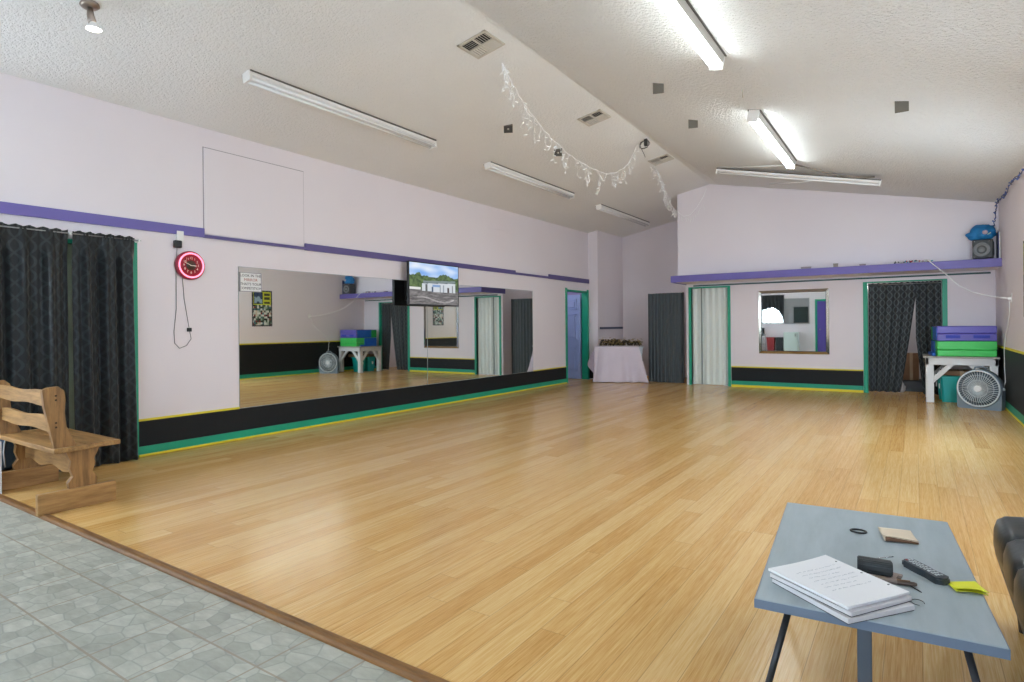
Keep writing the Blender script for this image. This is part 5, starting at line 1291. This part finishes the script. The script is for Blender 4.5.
# ------------------------------------------------------------------ black channel-tufted sofa at the right edge
sf = thing('sofa', 'black channel-tufted sofa seat cut off by the picture edge', 'sofa', (0.66, 2.3, 0))
LEATH = mat('black_leatherette', (27, 33, 34), 0.38, var=0.15, vscale=12, bump=0.1, bscale=40)
SX0, SX1, ZT = 0.272, 1.04, 0.45
edges = [3.24, 2.92, 2.63, 2.34, 2.05, 1.78, 1.51, 1.24]
def channel(y1, y0, k):
    bm = B(); n = 14; m = 16; rows = []
    for i in range(n + 1):
        a = i / n; yy = y0 + (y1 - y0) * a; bulge = (math.sin(PI * a) ** 0.45) if 0 < a < 1 else 0.0
        ring = []
        for x, zz_, nx, nzv in ((SX0, 0.27, -1, 0), (SX0 - 0.012, 0.32, -1, 0), (SX0 - 0.012, 0.375, -1, 0), (SX0, 0.415, -0.8, 0.4), (SX0 + 0.03, 0.438, -0.3, 1), (SX0 + 0.09, 0.447, 0, 1), (SX0 + 0.25, 0.45, 0, 1), (SX0 + 0.5, 0.45, 0, 1), (SX1, 0.45, 0, 1)):
            d = 0.018 * (bulge - 1) + 0.004 * noise.noise(Vector((x * 9, yy * 9, zz_ * 5)))
            ring.append(bm.verts.new((x + nx * d, yy, zz_ + nzv * d)))
        ring.append(bm.verts.new((SX1, yy, 0.27))); rows.append(ring)
    for a_, b_ in zip(rows, rows[1:]):
        for j in range(len(a_)):
            f = bm.faces.new((a_[j], a_[(j + 1) % len(a_)], b_[(j + 1) % len(a_)], b_[j])); f.smooth = True
    bm.faces.new(rows[0]); bm.faces.new(rows[-1][::-1])
    obj('seat_channel', bm, LEATH, sf)
for k, (a, b_) in enumerate(zip(edges, edges[1:])): channel(a, b_, k)
bm = B(); box(bm, SX0 + 0.07, SX1, edges[-1] + 0.02, edges[0] - 0.03, 0.10, 0.268, 0.02, 3); obj('base', bm, mat('black_base_cloth', (30, 34, 36), 0.7, var=0.1), sf)
bm = B(); tube(bm, [(SX0 + 0.006, edges[-1] + 0.02, 0.270), (SX0 + 0.006, edges[0] - 0.02, 0.270)], 0.007, 8); obj('piping', bm, mat('grey_piping', (66, 72, 72), 0.5), sf)
bm = B(); box(bm, 0.90, 1.06, edges[-1], edges[0] - 0.02, 0.452, 0.82, 0.06, 4); obj('backrest', bm, LEATH, sf)
for x in (SX0 + 0.08, SX1 - 0.08):
    for y in (edges[-1] + 0.1, edges[0] - 0.12):
        bm = B(); tube(bm, [(x, y, 0.0), (x, y, 0.105)], [0.018, 0.026], 10); obj('leg', bm, BLACK, sf)

# ------------------------------------------------------------------ far end of the room behind the camera (seen in the framed mirror)
t = thing('valance_curtain', 'black swagged curtain over the bright window, seen in the framed mirror', 'curtain', (-4.95, YB + 0.08, 1.4))
def swag(u, v):
    x = -5.42 + 0.92 * u; low = 1.86 - 0.54 * max(0, (u - 0.42) / 0.58) ** 1.3 if False else 0
    zlow = 1.88 - 0.03 * math.sin(u * 9) if u > 0.42 else 1.88 - 0.58 * ((0.42 - u) / 0.42) ** 2.0
    z = 2.42 - (2.42 - zlow) * v
    return Vector((x, YB + 0.09 + 0.02 * math.sin(u * 40 + 2 * v), z))
bm = B(); grid(bm, lambda u, v: swag(1 - u, v), 60, 20); 
for v in bm.verts: v.co.x = -9.92 - v.co.x
obj('curtain_cloth', bm, mat('black_swag_cloth', (28, 32, 34), 0.7, var=0.1), t, solid=0.004, recalc=False)
b = B(); tube(b, [(-5.45, YB + 0.09, 2.43), (-4.48, YB + 0.09, 2.43)], 0.012, 8); obj('pole', b, BLACK, t)
t = thing('notice_panel', 'plain grey board on the wall by the violet door, seen in the framed mirror', 'board', (-4.0, YB, 1.25))
b = B(); box(b, -4.50, -3.58, YB, YB + 0.02, 1.25, 2.27, 0.003); obj('board', b, mat('grey_board', (150, 150, 152), 0.5, var=0.04), t)
b = B()
for q in ((-4.52, -4.50, 1.23, 2.29), (-3.58, -3.56, 1.23, 2.29), (-4.50, -3.58, 1.23, 1.25), (-4.50, -3.58, 2.27, 2.29)): box(b, q[0], q[1], YB, YB + 0.028, q[2], q[3])
obj('board_frame', b, mat('grey_frame', (176, 176, 176), 0.5), t)
t = thing('wall_screen', 'black flat screen against the grey board, seen in the framed mirror', 'screen', (-3.85, YB + 0.03, 1.27))
b = B(); box(b, -4.14, -3.60, YB + 0.03, YB + 0.07, 1.28, 1.93, 0.006); obj('screen_body', b, mat('dark_screen', (40, 50, 50), 0.3), t)
b = B(); box(b, -4.12, -3.62, YB + 0.07, YB + 0.072, 1.30, 1.91); obj('screen_glass', b, mat('dark_screen_glass', (52, 66, 64), 0.2), t)
t = thing('fridge', 'small white cabinet below the grey board, seen in the framed mirror', 'cabinet', (-4.2, YB + 0.3, -0.014))
b = B(); box(b, -4.46, -3.94, YB + 0.03, YB + 0.50, -0.014, 0.90, 0.012); obj('cabinet_body', b, mat('pale_mint_enamel', (206, 220, 214), 0.4), t)
b = B(); box(b, -4.455, -3.945, YB + 0.505, YB + 0.54, 0.03, 0.89, 0.01); dr = obj('cabinet_door', b, mat('pale_mint_enamel', (0, 0, 0)), t)
b = B(); box(b, -4.03, -4.0, YB + 0.54, YB + 0.57, 0.72, 0.84, 0.004); obj('handle', b, mat('grey_handle_strip', (0, 0, 0)), dr)
def waste(x, m, label, kind):
    t = thing(kind, label, 'bin', (x, YB + 0.28, -0.014))
    b = B(); prism(b, [(-0.12, -0.12), (0.12, -0.12), (0.12, 0.12), (-0.12, 0.12)], 0, 0.66, 'z', M=Matrix.Translation((x, YB + 0.28, -0.014)))
    for v in b.verts:
        k = 1.0 + 0.22 * (v.co.z / 0.66); v.co.x = x + (v.co.x - x) * k; v.co.y = YB + 0.28 + (v.co.y - YB - 0.28) * k
    obj('bin_body', b, m, t)
    b = B(); box(b, x - 0.16, x + 0.16, YB + 0.12, YB + 0.44, 0.64, 0.69, 0.01); obj('lid', b, m, t)
waste(-4.98, mat('brick_red_plastic', (158, 52, 56), 0.5), 'brick red bin under the swagged window, seen in the framed mirror', 'waste_bin')
waste(-4.64, mat('charcoal_plastic', (50, 56, 60), 0.5), 'charcoal bin between the red bin and white cabinet, seen in the framed mirror', 'waste_bin')
t = thing('wire_rack', 'grey wire shelf rack by the window, seen at the framed mirror edge', 'rack', (-5.45, YB + 0.2, -0.014))
for x in (-5.62, -5.24):
    for y in (YB + 0.05, YB + 0.35): b = B(); tube(b, [(x, y, -0.014), (x, y, 0.80)], 0.01, 8); obj('post', b, CHROME, t)
for z in (0.06, 0.40, 0.74):
    b = B()
    for k in range(9): y = YB + 0.05 + 0.3 * k / 8; tube(b, [(-5.62, y, z), (-5.24, y, z)], 0.005, 5)
    obj('wire_shelf', b, CHROME, t)
t = thing('coffee_maker', 'dark coffee maker on the wire rack, seen at the framed mirror edge', 'coffee maker', (-5.36, YB + 0.2, 0.745))
b = B(); box(b, -5.46, -5.26, YB + 0.10, YB + 0.30, 0.746, 0.80, 0.01); box(b, -5.46, -5.26, YB + 0.10, YB + 0.17, 0.80, 1.06, 0.01); box(b, -5.46, -5.26, YB + 0.10, YB + 0.30, 1.0, 1.08, 0.01); obj('machine_body', b, BLACK, t)
b = B(); lathe(b, [(0, 0.80), (0.06, 0.805), (0.07, 0.86), (0.045, 0.95), (0.04, 0.955), (0, 0.955)], Matrix.Translation((-5.36, YB + 0.24, 0)), 20); obj('carafe', b, mat('smoky_glass', (70, 74, 76), 0.1), t)
